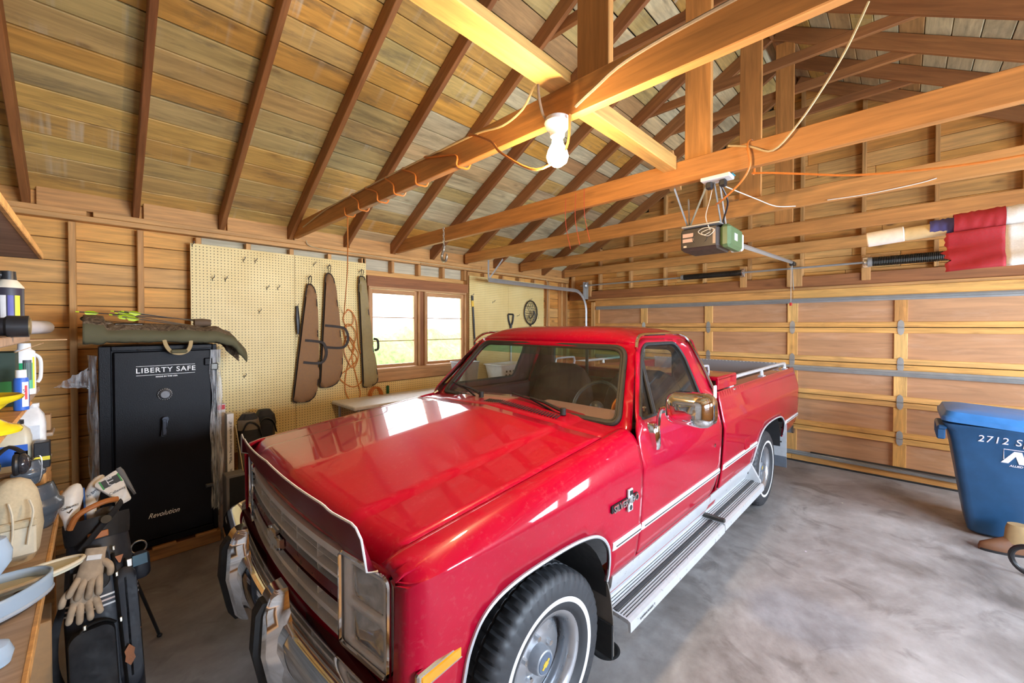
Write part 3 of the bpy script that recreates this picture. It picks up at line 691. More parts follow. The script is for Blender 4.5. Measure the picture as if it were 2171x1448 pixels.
    for lp in lamps:
        m = MB(); cy = sum(p[1] for p in lp) / len(lp); rings = []
        for (d, k) in ((.028, 1.0), (.012, .99), (.004, .93), (.0, .7), (-.002, .3)): rings.append([(nf(p[0]) + d + .006, sg * (.745 + (p[0] - .745) * k), cy + (p[1] - cy) * k) for p in lp])
        m.loft(rings); m.build('headlamp', plain('lamp_glass', (.52, .50, .47), .08, .5, .2, 25, coat=1.0), bz)
    m = MB(); m.tube([(nf(p[0]) - .004, sg * p[0], p[1]) for p in rrect(.272, .32, .025, 4, .735, .85)], .008, 6, closed=True); m.build('bezel_trim', CHROME, bz)
# ---- hood, cowl, nose
def hz(s, w):
    a = abs(w); z = Tz(s) + .006
    z += interp([(0, .058), (.03, .056), (.57, .026), (.62, .013), (.68, .010), (.862, 0)], a)
    d = s - nf(w)
    if d < .09: z -= .075 * (1 - d / .09) ** 2.2
    return z
WS = sorted(set([-.862 + .862 * 2 * k / 44 for k in range(45)] + [-.62, -.57, .57, .62, -.03, .03]))
def srear(w): return .45 + .03 * (w / .86) ** 2
def gridw(fn, US, WSl, flip=False):
    vs = [fn(u, w_) for u in US for w_ in WSl]; n = len(WSl); fs = []
    for i in range(len(US) - 1):
        for j in range(n - 1):
            q = (i * n + j, (i + 1) * n + j, (i + 1) * n + j + 1, i * n + j + 1); fs.append(q[::-1] if flip else q)
    return vs, fs
US = [0, .01, .02, .035, .05, .07] + [.1 + .9 * k / 18 for k in range(19)]
vs, fs = gridw(lambda u, w_: (lambda s: (s, w_, hz(s, w_)))(nf(w_) + u * (srear(w_) - nf(w_))), US, WS)
m = MB(); m.add(vs, fs); m.build('hood', RED, TR, ang=50, sol=.015)
vs, fs = gridw(lambda u, w_: (lambda s: (s, w_, hz(.47, w_) - .004 + (s - .48) * .06))(srear(w_) + .008 + u * (.80 - srear(w_))), [0, .2, .4, .6, .8, 1], WS)
m = MB(); m.add(vs, fs); cw = m.build('cowl', RED, TR, ang=50, sol=.01)
for k in range(30):
    w0 = -.50 + k * .022; m = MB(); m.box((.575, w0, hz(.47, w0) + .0055), (.085, .007, .004), rz=.35); m.build('vent_slot', DKPL, cw)
vs, fs = cdt(rpoly([(-.935, .50), (.935, .50), (.93, 1.03), (-.93, 1.03)], .02), [rrect(1.74, .325, .02, 3, 0, .85)], (), .06, lambda a, b: (nf(a) + .012 + .14 * max(0, abs(a) - .855), a, b), flip=True)
m = MB(); m.add(vs, fs); m.build('nose_panel', RED, TR, sol=.01, off=-1)
# grille
gr = MB(); gr.box((-.70, 0, .85), (.02, 1.72, .32)); gro = gr.build('grille', plain('grille_shadow', (.012, .012, .012), .7), TR)
def gbar(name, z0, z1, d0, d1, mat, w0=-.60, w1=.60):
    m = MB(); rings = []
    for k in range(17):
        w_ = w0 + (w1 - w0) * k / 16; s = nf(w_); rings.append([(s + d1, w_, z0), (s + d0, w_, z0 + .004), (s + d0, w_, z1 - .004), (s + d1, w_, z1)])
    m.loft(rings); return m.build(name, mat, gro)
gbar('grille_top_rail', .972, 1.006, -.002, .05, SILV, -.605, .605); gbar('grille_bottom_rail', .694, .712, -.002, .05, SILV)
for (a, b, d) in ((.935, .945, .008), (.893, .912, .0), (.795, .805, .008), (.742, .772, .0)): gbar('grille_bar', a, b, d, .06, SILV)
gbar('grille_band', .822, .872, .0, .04, plain('band_red', (.13, .005, .012), .3)); gbar('band_trim', .872, .880, -.005, .03, CHROME); gbar('band_trim', .814, .822, -.005, .03, CHROME)
for w_ in (-.6, -.40, -.20, 0, .20, .40, .6):
    m = MB(); m.box((nf(w_) + .035, w_, .85), (.05, .008 if abs(w_) < .59 else .022, .30)); m.build('grille_divider', SILV, gro)
for sg in (-1, 1):
    m = MB(); m.tube([(nf(.605) - .006, sg * .605, .70), (nf(.605) - .006, sg * .605, 1.0)], .008, 6); m.build('grille_edge_trim', CHROME, gro)
bt = [(-.085, -.018), (-.035, -.018), (-.03, -.036), (.04, -.036), (.035, -.018), (.085, -.018), (.078, .018), (.028, .018), (.023, .036), (-.047, .036), (-.042, .018), (-.092, .018)]
Mf = Matrix(((0, 0, -1, -.793), (-1, 0, 0, 0), (0, 1, 0, .847), (0, 0, 0, 1)))
m = MB(); m.prism([(p[0] * 1.08, p[1] * 1.14) for p in bt], .018, M=Mf); em = m.build('bowtie_emblem', CHROME, gro)
m = MB(); m.prism([(p[0] * .9, p[1] * .86) for p in bt], .006, M=Mf @ Matrix.Translation((0, 0, .018))); m.build('emblem_face', plain('pale_gold', (.55, .48, .36), .3, .5), em)
# hood deflector
def dfl(u, v):
    w_ = -.83 + 1.66 * u; k = min(1.0, (1 - abs(w_) / .83) / .10) ; h = .125 * (math.sqrt(1 - (1 - k) ** 2) if k < 1 else 1.0)
    h = max(h, .012) * (1 + .12 * (abs(w_) / .83) ** 2); s = nf(w_); return (s - .012 - .035 * v, w_, hz(s + .02, w_) - .02 + h * v)
m = MB(); m.grid(dfl, 60, 6, flip=True); t = NT('smoked_red_acrylic'); t.set(color=(.15, .004, .018), rough=.4, coat=.12, coatr=.2); df = m.build('hood_deflector', t.mat, TR, ang=60, sol=.004)
m = MB(); m.tube([dfl(0, 0)] + [dfl(k / 60, 1) for k in range(61)] + [dfl(1, 0)], .004, 6); m.build('deflector_edge', WHT, df)
# front bumper
def bprof(k): return [(0.06, .68), (0.02, .695), (-.012, .685), (-.03, .65), (-.035, .60), (-.02, .555), (-.012, .53), (-.02, .49), (0, .465), (.05, .455), (.06, .47), (.02, .50), (.0, .60), (.03, .67)]
m = MB(); rings = []
for k in range(41):
    w_ = -1.0 + 2.0 * k / 40; a = abs(w_); s = -.875 + .055 * (a / .9) ** 2 + (.10 * ((a - .88) / .12) ** 2 if a > .88 else 0); rings.append([(s + p[0], w_, p[1]) for p in bprof(0)])
m.loft(rings); bu = m.build('front_bumper', CHROME, TR, ang=40)
for sg in (-1, 1):
    m = MB(); rings = []
    for (zz, s0, hw, d) in ((.38, -.875, .055, .03), (.42, -.90, .062, .06), (.60, -.935, .062, .10), (.74, -.925, .055, .07), (.795, -.90, .042, .045), (.81, -.885, .035, .03)):
        rings.append([(s0, sg * .31 - hw, zz), (s0 - .012, sg * .31 - hw * .8, zz), (s0 - .012, sg * .31 + hw * .8, zz), (s0, sg * .31 + hw, zz), (s0 + d, sg * .31 + hw * 1.25, zz), (s0 + d, sg * .31 - hw * 1.25, zz)])
    m.loft(rings); g = m.build('bumper_guard', CHROME, bu, ang=30)
    m = MB(); m.loft([[(s0, sg * .31 - .032, zz), (s0 - .022, sg * .31 - .026, zz), (s0 - .022, sg * .31 + .026, zz), (s0, sg * .31 + .032, zz)] for (zz, s0) in ((.385, -.885), (.43, -.912), (.60, -.945), (.74, -.935), (.775, -.912))]); m.build('guard_pad', RUB, g)
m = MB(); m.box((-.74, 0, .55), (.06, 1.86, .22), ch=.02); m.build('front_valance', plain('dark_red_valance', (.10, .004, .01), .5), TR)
m = MB(); m.loft([[(4.66 + p[0], w_, p[1]) for p in ((0, .66), (.10, .66), (.12, .62), (.11, .52), (.09, .46), (0, .47))] for w_ in (-.94, -.90, .90, .94)]); m.build('rear_bumper', CHROME, TR)
# ---- cab shell: windscreen frame, roof, rear wall
HS = math.hypot(.40, .47)
def wsf(a, y, o=0.0):
    q = y / HS; return (.685 + q * .40 - .055 * (1 - (a / .85) ** 2) - o * .76, a, 1.212 + q * .475 + o * .65)
wo = [(-.905, -.02), (.905, -.02), (.905, .03), (.735, HS + .01), (-.735, HS + .01), (-.905, .03)]
wh = rpoly([(-.835, .028), (.835, .028), (.69, .572), (-.69, .572)], [.07, .07, .09, .09], 6)
vs, fs = cdt(wo, [wh], (), .06, wsf, flip=True); m = MB(); m.add(vs, fs); wf = m.build('windshield_frame', RED, TR, sol=.03, ang=50, lining=MAROON)
vs, fs = cdt(wh, (), (), .10, lambda a, y: wsf(a, y, -.006), flip=True); m = MB(); m.add(vs, fs); m.build('windshield', TGL, TR)
sun = [p for p in wh if p[1] > .40] ; vs, fs = cdt(rpoly([(-.70, .49), (.70, .49), (.675, .565), (-.675, .565)], .02), (), (), .1, lambda a, y: wsf(a, y, -.012), flip=True); m = MB(); m.add(vs, fs); m.build('tint_band', TGL2, TR)
m = MB(); m.tube([wsf(p[0], p[1], .004) for p in wh], .017, 8, closed=True); m.tube([wsf(p[0] * .975, .30 + (p[1] - .30) * .955, .001) for p in wh], .012, 8, closed=True); m.build('windshield_seal', RUBG, TR)
def roof(u, v):
    w_ = -.752 + 1.504 * v; sf = 1.085 - .055 * (1 - (w_ / .85) ** 2) - .01; s = sf + u * (1.94 - sf); a = abs(w_) / .752; b = abs(2 * u - 1)
    return (s, w_, 1.682 + .112 * (1 - a ** 4.5) ** .55 * (1 - b ** 5) ** .6)
m = MB(); m.grid(roof, 40, 40); m.build('roof', RED, TR, ang=60, sol=.03, lining=MAROON)
m = MB(); m.box((1.5, 0, 1.665), (.72, 1.36, .012)); m.build('headliner', plain('headliner_cloth', (.10, .055, .045), .9), TR)
rw = [(-.94, .56), (.94, .56), (.975, .75), (.985, ZC), (.945, 1.26), (.765, 1.68), (.70, 1.72), (-.70, 1.72), (-.765, 1.68), (-.945, 1.26), (-.985, ZC), (-.975, .75)]
rwin = rrect(1.24, .31, .06, 4, 0, 1.46)
vs, fs = cdt(rw, [rwin], (), .1, lambda a, b: (1.93, a, b)); m = MB(); m.add(vs, fs); m.build('cab_rear_wall', RED, TR, sol=.03, lining=MAROON)
vs, fs = cdt(rwin, (), (), .2, lambda a, b: (1.925, a, b)); m = MB(); m.add(vs, fs); rg = m.build('rear_window', TGL, TR)
m = MB(); m.tube([(1.915, p[0], p[1]) for p in rwin], .016, 6, closed=True)
for w_ in (-.22, .22): m.box((1.918, w_, 1.46), (.015, .025, .31))
m.build('rear_window_frame', RUBG, rg)
# ---- interior
m = MB(); rings = []
for w_ in (-.84, -.5, 0, .5, .84): rings.append([(.66, w_, 1.19), (.78, w_, 1.205), (.93, w_, 1.20), (.985, w_, 1.16), (.97, w_, .95), (.70, w_, .90)])
m.loft(rings); ds = m.build('dashboard', MAROON, TR)
m = MB(); m.grid(lambda u, v: (.70 + .27 * u, -.80 + 1.6 * v, 1.208 + .012 * math.sin(PI * u) + .062 * math.sin(PI * u) ** .6 * max(0, min(1, (.46 - v) / .08)) * min(1, v / .05) - .02 * u ** 6), 10, 40); m.build('dash_carpet', CARP, ds, sol=.008)
m = MB(); m.box((1.35, 0, .58), (1.15, 1.76, .05)); m.build('cab_floor', MAROON, TR)
se = MB(); se.loft([[(s, w_, z) for (s, z) in rpoly([(1.22, .62), (1.22, .86), (1.30, .92), (1.78, .90), (1.80, .62)], .05)] for w_ in (-.80, .80)]); seo = se.build('bench_seat', BRNV, TR, ang=50)
for (c, hw) in ((-.42, .36), (.42, .36)):
    rings = []
    for (z, k, s0, d) in ((.84, 1.0, 1.68, .16), (1.0, 1.02, 1.70, .16), (1.15, .98, 1.725, .14), (1.30, .86, 1.745, .12), (1.39, .66, 1.755, .10), (1.43, .38, 1.765, .07)): rings.append([(p[0] * .5 * d / .16 * .32 + s0 + .06, c + p[1] * hw * k * 2, z) for p in [(a, b) for (a, b) in rrect(1, 1, .4, 4)]])
    m = MB(); m.loft(rings); m.build('seat_back', BRNV, seo, ang=60)
m = MB(); rg_ = []
Ms = frame((1.10, -.42, 1.22), (0, 1, 0), (.45, 0, .9))
m.tube([tuple(Ms @ Vector((.19 * math.cos(2 * PI * k / 32), .19 * math.sin(2 * PI * k / 32), 0))) for k in range(32)], .013, 8, closed=True); sw = m.build('steering_wheel', DKPL, TR)
m = MB(); m.cyl(Ms @ Vector((0, 0, 0)), (.90, -.42, 1.08), .03, 10)
for a in (0.3, PI - .3): m.tube([tuple(Ms @ Vector((0, 0, 0))), tuple(Ms @ Vector((.185 * math.cos(a), -.185 * math.sin(a), 0)))], .012, 6)
m.sphere(Ms @ Vector((0, 0, .01)), .05); m.build('steering_column', DKPL, sw)
m = MB(); m.tube(spline([(1.02, -.60, 1.20), (.99, -.63, 1.28), (.98, -.68, 1.34), (1.01, -.72, 1.36)], 4), .012, 6); m.box((1.0, -.70, 1.27), (.05, .12, .10), ch=.02); m.build('orange_strap', plain('orange_webbing', (.80, .25, .02), .6), TR)
# wipers
for (w0, a, L) in ((-.50, 2.45, .46), (.26, 2.50, .42)):
    m = MB(); b = Vector((.625, w0, hz(.47, w0) + .03)); e = Vector(wsf(w0 + .33, .11, .02)); m.cyl(b - Vector((0, 0, .02)), b + Vector((0, 0, .02)), .018, 12); m.tube([tuple(b), tuple((b + e) / 2 + Vector((-.01, 0, .012))), tuple(e)], [.011, .009, .006], 6)
    c = e; d = Vector((0, 1, .03)); m.tube([tuple(Vector(wsf(w0 + .33 + k * .04 - .02, .10 - abs(k) * .003 + k * .008, .013))) for k in range(-6, 6)], .006, 6); m.build('wiper', RUB, TR)
m = MB(); m.tube([(.62, .88, 1.22), (.66, .87, 1.24)], .012, 8); m.build('antenna_base', CHROME, TR)
# ---- bed floor, bulkhead, tailgate, toolbox
m = MB(); m.box((3.27, 0, .83), (2.66, 1.62, .04)); m.build('bed_floor', RED, TR)
m = MB(); m.box((1.965, 0, 1.06), (.03, 1.64, .44)); m.build('bed_bulkhead', RED, TR)
m = MB(); m.box((4.585, 0, 1.0), (.05, 1.60, .56), ch=.01); tg = m.build('tailgate', RED, TR)
def dplate():
    t = NT('diamond_plate'); v = t.coord((1, 1, 1), False); mp = t.node('ShaderNodeMapping'); mp.inputs['Rotation'].default_value = (.785, 0, 0); t.link(v, mp.inputs[0])
    ck = t.node('ShaderNodeTexChecker'); ck.inputs['Scale'].default_value = 24; t.link(mp.outputs[0], ck.inputs[0]); wv = t.node('ShaderNodeTexVoronoi', feature='F1'); wv.inputs['Scale'].default_value = 34; wv.inputs['Randomness'].default_value = 0; t.link(mp.outputs[0], wv.inputs['Vector'])
    h = t.ramp(wv.outputs['Distance'], [(.25, 1), (.42, 0)]); t.set(color=t.mix(h, (.42, .45, .48), (.80, .82, .84)), metal=.4, rough=.3); t.bump(h, .8, .004); return t.mat
m = MB(); m.box((4.545, 0, 1.10), (.006, 1.60, .46)); m.box((4.555, 0, 1.335), (.05, 1.62, .008)); m.build('diamond_plate', dplate(), tg)
m = MB(); m.box((2.20, 0, 1.19), (.40, 1.70, .36), ch=.01); tb = m.build('toolbox', RED, TR)
m = MB(); m.box((2.20, 0, 1.385), (.44, 1.88, .035), ch=.008)
for sg in (-1, 1): m.box((2.20, sg * .93, 1.345), (.44, .02, .09), ch=.004)
m.build('toolbox_lid', RED, tb)
for sg in (-1, 1):
    m = MB(); y_ = sg * .72; m.tube(spline([(2.06, y_, 1.40), (2.07, y_, 1.435), (2.12, y_, 1.448), (2.36, y_, 1.448), (2.39, y_, 1.435), (2.40, y_, 1.40)], 4), .011, 8); m.build('lid_handle', ALU, tb)
    m = MB(); m.box((2.35, sg * .945, 1.25), (.05, .01, .06), ch=.003); m.build('toolbox_latch', STEEL, tb)
    m = MB(); m.box((4.615, sg * .955, .85), (.02, .03, .26), ch=.005); m.build('tail_lamp_trim', WHT, TR)
m = MB(); m.box((2.555, -(wsec(.77) + .002), .775), (.13, .006, .13), ch=.004); m.build('fuel_door', RED, TR)
# ---- badge
def onside(s, z, o=.004): return Matrix(((1, 0, 0, s), (0, 0, -1, -(wsec(z) + o)), (0, 1, 0, z), (0, 0, 0, 1)))
bdg = MB(); bdg.box((.475, -(wsec(.92) + .006), .921), (.25, .012, .036), ch=.003); bo2 = bdg.build('badge_plate', RUB, TR)
m = MB(); m.box((.520, -(wsec(.92) + .008), .921), (.046, .012, .112), ch=.003); m.build('badge_cross', ALU, bo2)
text('SILVERADO', .047, CHROME, bo2, onside(.475, .921, .0165), bold=.0008, depth=.002, sx=.98); text('10', .032, RUB, bo2, onside(.520, .957, .0155), bold=.001, depth=.001)
m = MB(); m.cyl((.520, -(wsec(.88) + .013), .884), (.520, -(wsec(.88) + .017), .884), .013, 16); m.build('badge_dot', RUB, bo2)
text('RUNNING BOARDS  T', .016, RUB, TR, Matrix(((1, 0, 0, .60), (0, 0, -1, -1.0635), (0, 1, 0, .347), (0, 0, 0, 1))), name='board_lettering', depth=.0005)
# ---- wheels
def tyre_mb():
    m = MB(); n = 192; R_ = .372
    prof = [(.205, -.09), (.225, -.105), (.285, -.118), (.335, -.112), (.358, -.100), (.368, -.086), (R_, -.06), (R_, -.030), (R_ - .009, -.028), (R_ - .009, -.018), (R_, -.016), (R_, .016), (R_ - .009, .018), (R_ - .009, .028), (R_, .030), (R_, .06), (.368, .086), (.358, .100), (.335, .112), (.275, .118), (.254, .1165), (.236, .1135), (.225, .105), (.205, .09)]
    K = len(prof); vs = []
    for i in range(n):
        a = 2 * PI * i / n
        for k, (r, x) in enumerate(prof):
            g = .010 if (i % 4 == 0 and k in (4, 5, 6, 15, 16, 17)) else (.006 if (i % 4 == 2 and k in (7, 10, 11, 14)) else 0)
            vs.append(((r - g) * math.cos(a), -x, (r - g) * math.sin(a)))
    fs = []; mi = []
    for i in range(n):
        j = (i + 1) % n
        for k in range(K - 1):
            fs.append((i * K + k, i * K + k + 1, j * K + k + 1, j * K + k)); mi.append(1 if k == 19 else 0)
    m.add(vs, fs); m.m = mi; return m
RIM = metal('silver_rim', (.50, .52, .55), .30, .85)
TYRE = plain('tyre_rubber', (.032, .034, .038), .55)
def wheel(s, w_, sg):
    M = Matrix.Translation((s, w_, .372)) @ Matrix.Rotation(0 if sg < 0 else PI, 4, 'Z')
    wt = tyre_mb().build('tyre', [TYRE, WHT], TR, ang=30); wt.matrix_local = M
    q = Matrix.Rotation(PI / 2, 4, 'X')
    m = MB(); m.lathe([(.195, -.09), (.19, .0), (.178, .03), (.172, .062), (.186, .085), (.200, .095), (.212, .096), (.216, .088), (.212, .08)], 48, M=q); rim = m.build('rim', RIM, wt, ang=50)
    m = MB(); m.lathe([(.182, -.005), (.17, -.002), (.155, .018), (.14, .024), (.105, .016), (.085, .022), (.062, .03), (.0, .03)], 48, M=q); d = m.build('wheel_disc', RIM, rim, ang=50)
    for k in range(5): a = 2 * PI * k / 5 + .3; m = MB(); m.cyl((.083 * math.cos(a), -.02, .083 * math.sin(a)), (.083 * math.cos(a), -.045, .083 * math.sin(a)), .012, 6); m.build('lug_nut', STEEL, rim)
    m = MB(); m.lathe([(.058, .025), (.056, .055), (.050, .075), (.046, .078), (.0, .079)], 32, M=q); hc = m.build('hub_cap', plain('grey_hub', (.30, .32, .35), .4, .3), rim)
    m = MB(); m.lathe([(.042, .0785), (.040, .081), (0, .0815)], 32, M=q); m.build('cap_disc', plain('slate_blue', (.10, .13, .18), .35), hc)
    m = MB(); m.prism([(p[0] * .30, p[1] * .34) for p in bt], .002, M=Matrix(((1, 0, 0, 0), (0, 0, -1, -.0812), (0, 1, 0, 0), (0, 0, 0, 1))) @ Matrix.Rotation(.6, 4, 'Z')); m.build('cap_bowtie', plain('gold_paint', (.60, .42, .05), .35), hc)
for s in (-.035, 3.31):
    wheel(s, -.845, -1); wheel(s, .845, 1)
m = MB(); m.cyl((0, -.8, .36), (0, .8, .36), .05, 10); m.cyl((3.31, -.8, .36), (3.31, .8, .36), .06, 10); m.box((1.9, -.42, .52), (5.0, .07, .16)); m.box((1.9, .42, .52), (5.0, .07, .16)); m.build('chassis', DKPL, TR)
# ================================================================ LEFT SIDE: safe, bow case, bench, shelves, golf bag
def bx(name, mat, c, d, parent=None, ch=.004, rz=0.0, bev=0): m = MB(); m.box(c, d, ch=ch, rz=rz); return m.build(name, mat, parent, smooth=False, bev=bev)
BLKT = plain('textured_black_paint', (.003, .003, .005), .42, 0, .3, 220, bump=.35, spec=.22)
WTXT = plain('white_print', (.82, .82, .82), .5); CARD = plain('cardboard', (.42, .25, .12), .85); BLKP = plain('black_plastic', (.018, .018, .02), .4)
PLYC = wood('plywood', [(.40, .29, .20), (.44, .31, .22)], knots=.1)
# ---- pallet skid and safe
sk = thing('safe_skid', 'low wooden skid under the black gun safe', 'skid', (.36, 4.36, 0))
for yy in (-.24, 0, .24): bx('runner', W_STUD, (0, yy, .045), (.72, .07, .09), sk)
for xx in (-.26, 0, .26): bx('deck_slat', W_STUD, (xx, 0, .103), (.14, .62, .022), sk)
sf = thing('gun_safe', 'tall black steel gun safe with dial, handle and white lettering on its door', 'safe', (.36, 4.08, .12))
def sfbox(n, m_, x0, x1, y0, y1, z0, z1, par=sf, ch=.006): return bx(n, m_, ((x0 + x1) / 2 - .36, (y0 + y1) / 2 - 4.08, (z0 + z1) / 2 - .12), (x1 - x0, y1 - y0, z1 - z0), par, ch)
sfbox('safe_body', BLKT, .018, .702, 4.095, 4.66, .12, 1.645, ch=.018)
for (a, b, c, d) in ((.018, .082, .12, 1.645), (.672, .702, .12, 1.645), (.082, .672, 1.612, 1.645), (.082, .672, .12, .165)): sfbox('door_frame', BLKT, a, b, 4.075, 4.10, c, d, ch=.004)
sd = sfbox('safe_door', BLKT, .092, .664, 4.066, 4.10, .175, 1.604, ch=.008)
sfbox('hinge', BLKT, .615, .668, 4.045, 4.07, 1.475, 1.535); sfbox('hinge', DARKMET, .655, .705, 4.04, 4.075, 1.435, 1.49); sfbox('hinge', DARKMET, .615, .675, 4.045, 4.07, .48, .51)
Mx = lambda x, z, y=-.0155: Matrix(((1, 0, 0, x - .36), (0, 0, -1, y), (0, 1, 0, z - .12), (0, 0, 0, 1)))
text('LIBERTY SAFE', .052, WTXT, sd, Mx(.385, 1.458), sx=1.02, bold=.0006, space=1.12); text('MADE IN THE USA', .013, WTXT, sd, Mx(.385, 1.408), bold=.0005, sx=1.2)
for zz in (1.492, 1.424): sfbox('lettering_rule', WTXT, .212, .557, 4.0635, 4.066, zz - .0015, zz + .0015, sd, 0)
text('Revolution', .052, WTXT, sd, Mx(.358, .357), shear=.45, sx=.80)
m = MB(); q = Mx(.372, 1.271, -.014); m.lathe([(0, 0), (.047, 0), (.047, .008), (.036, .012), (.03, .03), (.026, .034), (0, .034)], 32, M=q, mis=[0, 0, 0, 1, 1, 1, 1]); dl = m.build('dial', [BLKP, plain('dial_metal', (.16, .16, .17), .5, .3)], sd)
m = MB()
for k in range(20): a = 2 * PI * k / 20; m.box((.041 * math.cos(a), .041 * math.sin(a), .0105), (.002, .006, .002), M=q @ Matrix.Identity(4))
m.build('dial_mark', WTXT, sd, kind='stuff')
m = MB(); q = Mx(.371, 1.083, -.014); m.cyl((0, 0, 0), (0, 0, .045), .02, 20, M=q); m.loft([[tuple(q @ Vector((x_, y_, .03))) for (x_, y_) in rrect(.032, .03, .012, 3, 0, 0)], [tuple(q @ Vector((x_ - .012, y_ * .8 - .12, .04))) for (x_, y_) in rrect(.028, .02, .008, 3, 0, 0)]]); m.box((-.006, -.06, .04), (.028, .13, .016), M=q, ch=.005); m.build('handle', plain('gunmetal', (.06, .07, .09), .3, .6), sd)
m = MB(); m.tube([tuple(Mx(.235 + .018 * math.cos(a), 1.635 - .012 + .012 * math.sin(a), -.008).translation) for a in [PI + PI * k / 10 for k in range(11)]], .0018, 5); m.build('wire_ring', STEEL, sf)
# clear plastic wrap hanging at both sides of the safe
def wrapmat():
    m = bpy.data.materials.new('clear_plastic_film'); m.use_nodes = True; n = m.node_tree.nodes; l = m.node_tree.links; n.clear(); o = n.new('ShaderNodeOutputMaterial'); tr = n.new('ShaderNodeBsdfTransparent'); tr.inputs[0].default_value = (.93, .94, .95, 1); g = n.new('ShaderNodeBsdfPrincipled'); g.inputs['Base Color'].default_value = (.75, .78, .82, 1); g.inputs['Roughness'].default_value = .12; mx = n.new('ShaderNodeMixShader')
    no = n.new('ShaderNodeTexNoise'); no.inputs['Scale'].default_value = 9; no.inputs['Detail'].default_value = 5; tc = n.new('ShaderNodeTexCoord'); mp = n.new('ShaderNodeMapping'); mp.inputs['Scale'].default_value = (4, 4, .6); l.new(tc.outputs['Object'], mp.inputs[0]); l.new(mp.outputs[0], no.inputs['Vector'])
    r = n.new('ShaderNodeValToRGB'); r.color_ramp.elements[0].position = .35; r.color_ramp.elements[0].color = (.12, .12, .12, 1); r.color_ramp.elements[1].position = .75; r.color_ramp.elements[1].color = (.75, .75, .75, 1); l.new(no.outputs['Fac'], r.inputs[0]); b = n.new('ShaderNodeBump'); b.inputs['Distance'].default_value = .02; l.new(no.outputs['Fac'], b.inputs['Height']); l.new(b.outputs[0], g.inputs['Normal'])
    l.new(r.outputs[0], mx.inputs[0]); l.new(tr.outputs[0], mx.inputs[1]); l.new(g.outputs[0], mx.inputs[2]); l.new(mx.outputs[0], o.inputs[0]); return m
FILM = wrapmat(); wr = thing('plastic_wrap', 'crumpled clear plastic wrap hanging off the sides of the black safe', 'plastic wrap', (.36, 4.08, .12))
def wfn(x0, y0, dx, dy, z0, z1, sd_):
    def f(u, v):
        z = z1 + (z0 - z1) * v; n_ = noise.noise((u * 6 + sd_, v * 5, sd_)); n2 = noise.noise((u * 14 + sd_, v * 9, 5)); return (x0 - .36 + dx * u + .025 * n_, y0 - 4.08 + dy * u + .03 * n_ + .015 * n2, z - .12 + .03 * n_ * (v > .9))
    return f
m = MB(); m.grid(wfn(.655, 4.05, .075, .0, .30, 1.60, 1), 12, 40); m.grid(wfn(.715, 4.05, .02, .55, .16, 1.62, 3), 20, 40); m.build('right_sheet', FILM, wr, ang=70)
m = MB(); m.grid(wfn(.012, 4.07, -.05, .25, .16, 1.58, 7), 14, 40); m.grid(lambda u, v: (-.36 - .03 - .17 * u * (1 - v) + .015 * noise.noise((u * 6, v * 6, 2)), .05 + .06 * u, 1.50 - .13 * u * (1 - v) - .15 * v - .12 + .02 * noise.noise((u * 8, v * 8, 2))), 14, 10); m.build('left_sheet', FILM, wr, ang=70)
# ---- bow case, bow, arrows on the safe
def camo():
    t = NT('camo_cloth'); v = t.coord((1, 1, 1), False); a = t.noise(v, 14, 5, .7, 1.5); b = t.noise(v, 40, 4, .6, 2)
    c = t.ramp(a, [(.36, (.035, .022, .014)), (.46, (.10, .065, .038)), (.56, (.20, .14, .085)), (.66, (.07, .055, .03))]); t.set(color=t.mix(t.ramp(b, [(.55, 0), (.62, .6)]), c, (.33, .27, .20)), rough=.8); return t.mat
CAMO = camo(); OLIV = plain('olive_canvas', (.115, .105, .055), .85, bump=.2, scale=120); TANW = plain('tan_webbing', (.42, .31, .15), .8)
bc = thing('bow_case', 'flattened olive and camouflage bow case with tan handles draped over the safe', 'bow case', (.40, 4.3, 1.645))
P0 = [(-.055, 1.70), (.05, 1.69), (.20, 1.685), (.36, 1.685), (.55, 1.675), (.70, 1.672), (.80, 1.64), (.87, 1.56), (.915, 1.50)]
def casef(u, v):
    i = u * (len(P0) - 1); k = min(int(i), len(P0) - 2); t = i - k; x = P0[k][0] + (P0[k + 1][0] - P0[k][0]) * t; zb = P0[k][1] + (P0[k + 1][1] - P0[k][1]) * t
    a = PI * (v * 1.3 - .15); hh = .085 + .03 * noise.noise((x * 7, v * 4, 1)) + (.05 if u < .12 else 0); yy = 4.22 - .235 * math.cos(a) * (1 if u < .85 else 1 - (u - .85) * 2.5)
    return (x - .40, yy - 4.3 + .01 * noise.noise((x * 12, v * 3, 4)), zb - .02 + hh * (.15 + max(-.5, math.sin(a))) - 1.645 + .006 * noise.noise((x * 30, v * 20, 9)) + (.035 if u <= .8 else .02))
m = MB(); m.grid(casef, 60, 24, flip=True); m.m = [0 if (i % 24) > 5 else 1 for i in range(len(m.f))]; m.build('case_cloth', [CAMO, OLIV], bc, ang=70, sol=.006)
for (yo, zo) in ((4.0, 0), (4.03, .008)):
    m = MB(); pts = spline([(.362, yo, 1.715 + zo), (.375, yo - .012, 1.65), (.405, yo - .018, 1.60), (.455, yo - .02, 1.583), (.502, yo - .018, 1.602), (.522, yo - .012, 1.65), (.525, yo, 1.715 + zo)], 5)
    m.tube([(p[0] - .40, p[1] - 4.3, p[2] - 1.645) for p in pts], .014, 6, sx=.25); m.build('carry_handle', TANW, bc)
m = MB(); m.box((.05, -.325, 1.60 - 1.645), (.10, .02, .028), ch=.008); m.build('handle_wrap', OLIV, bc)
bw = thing('compound_bow', 'camouflage compound bow with black cams lying on the bow case', 'bow', (.3, 4.25, 1.77))
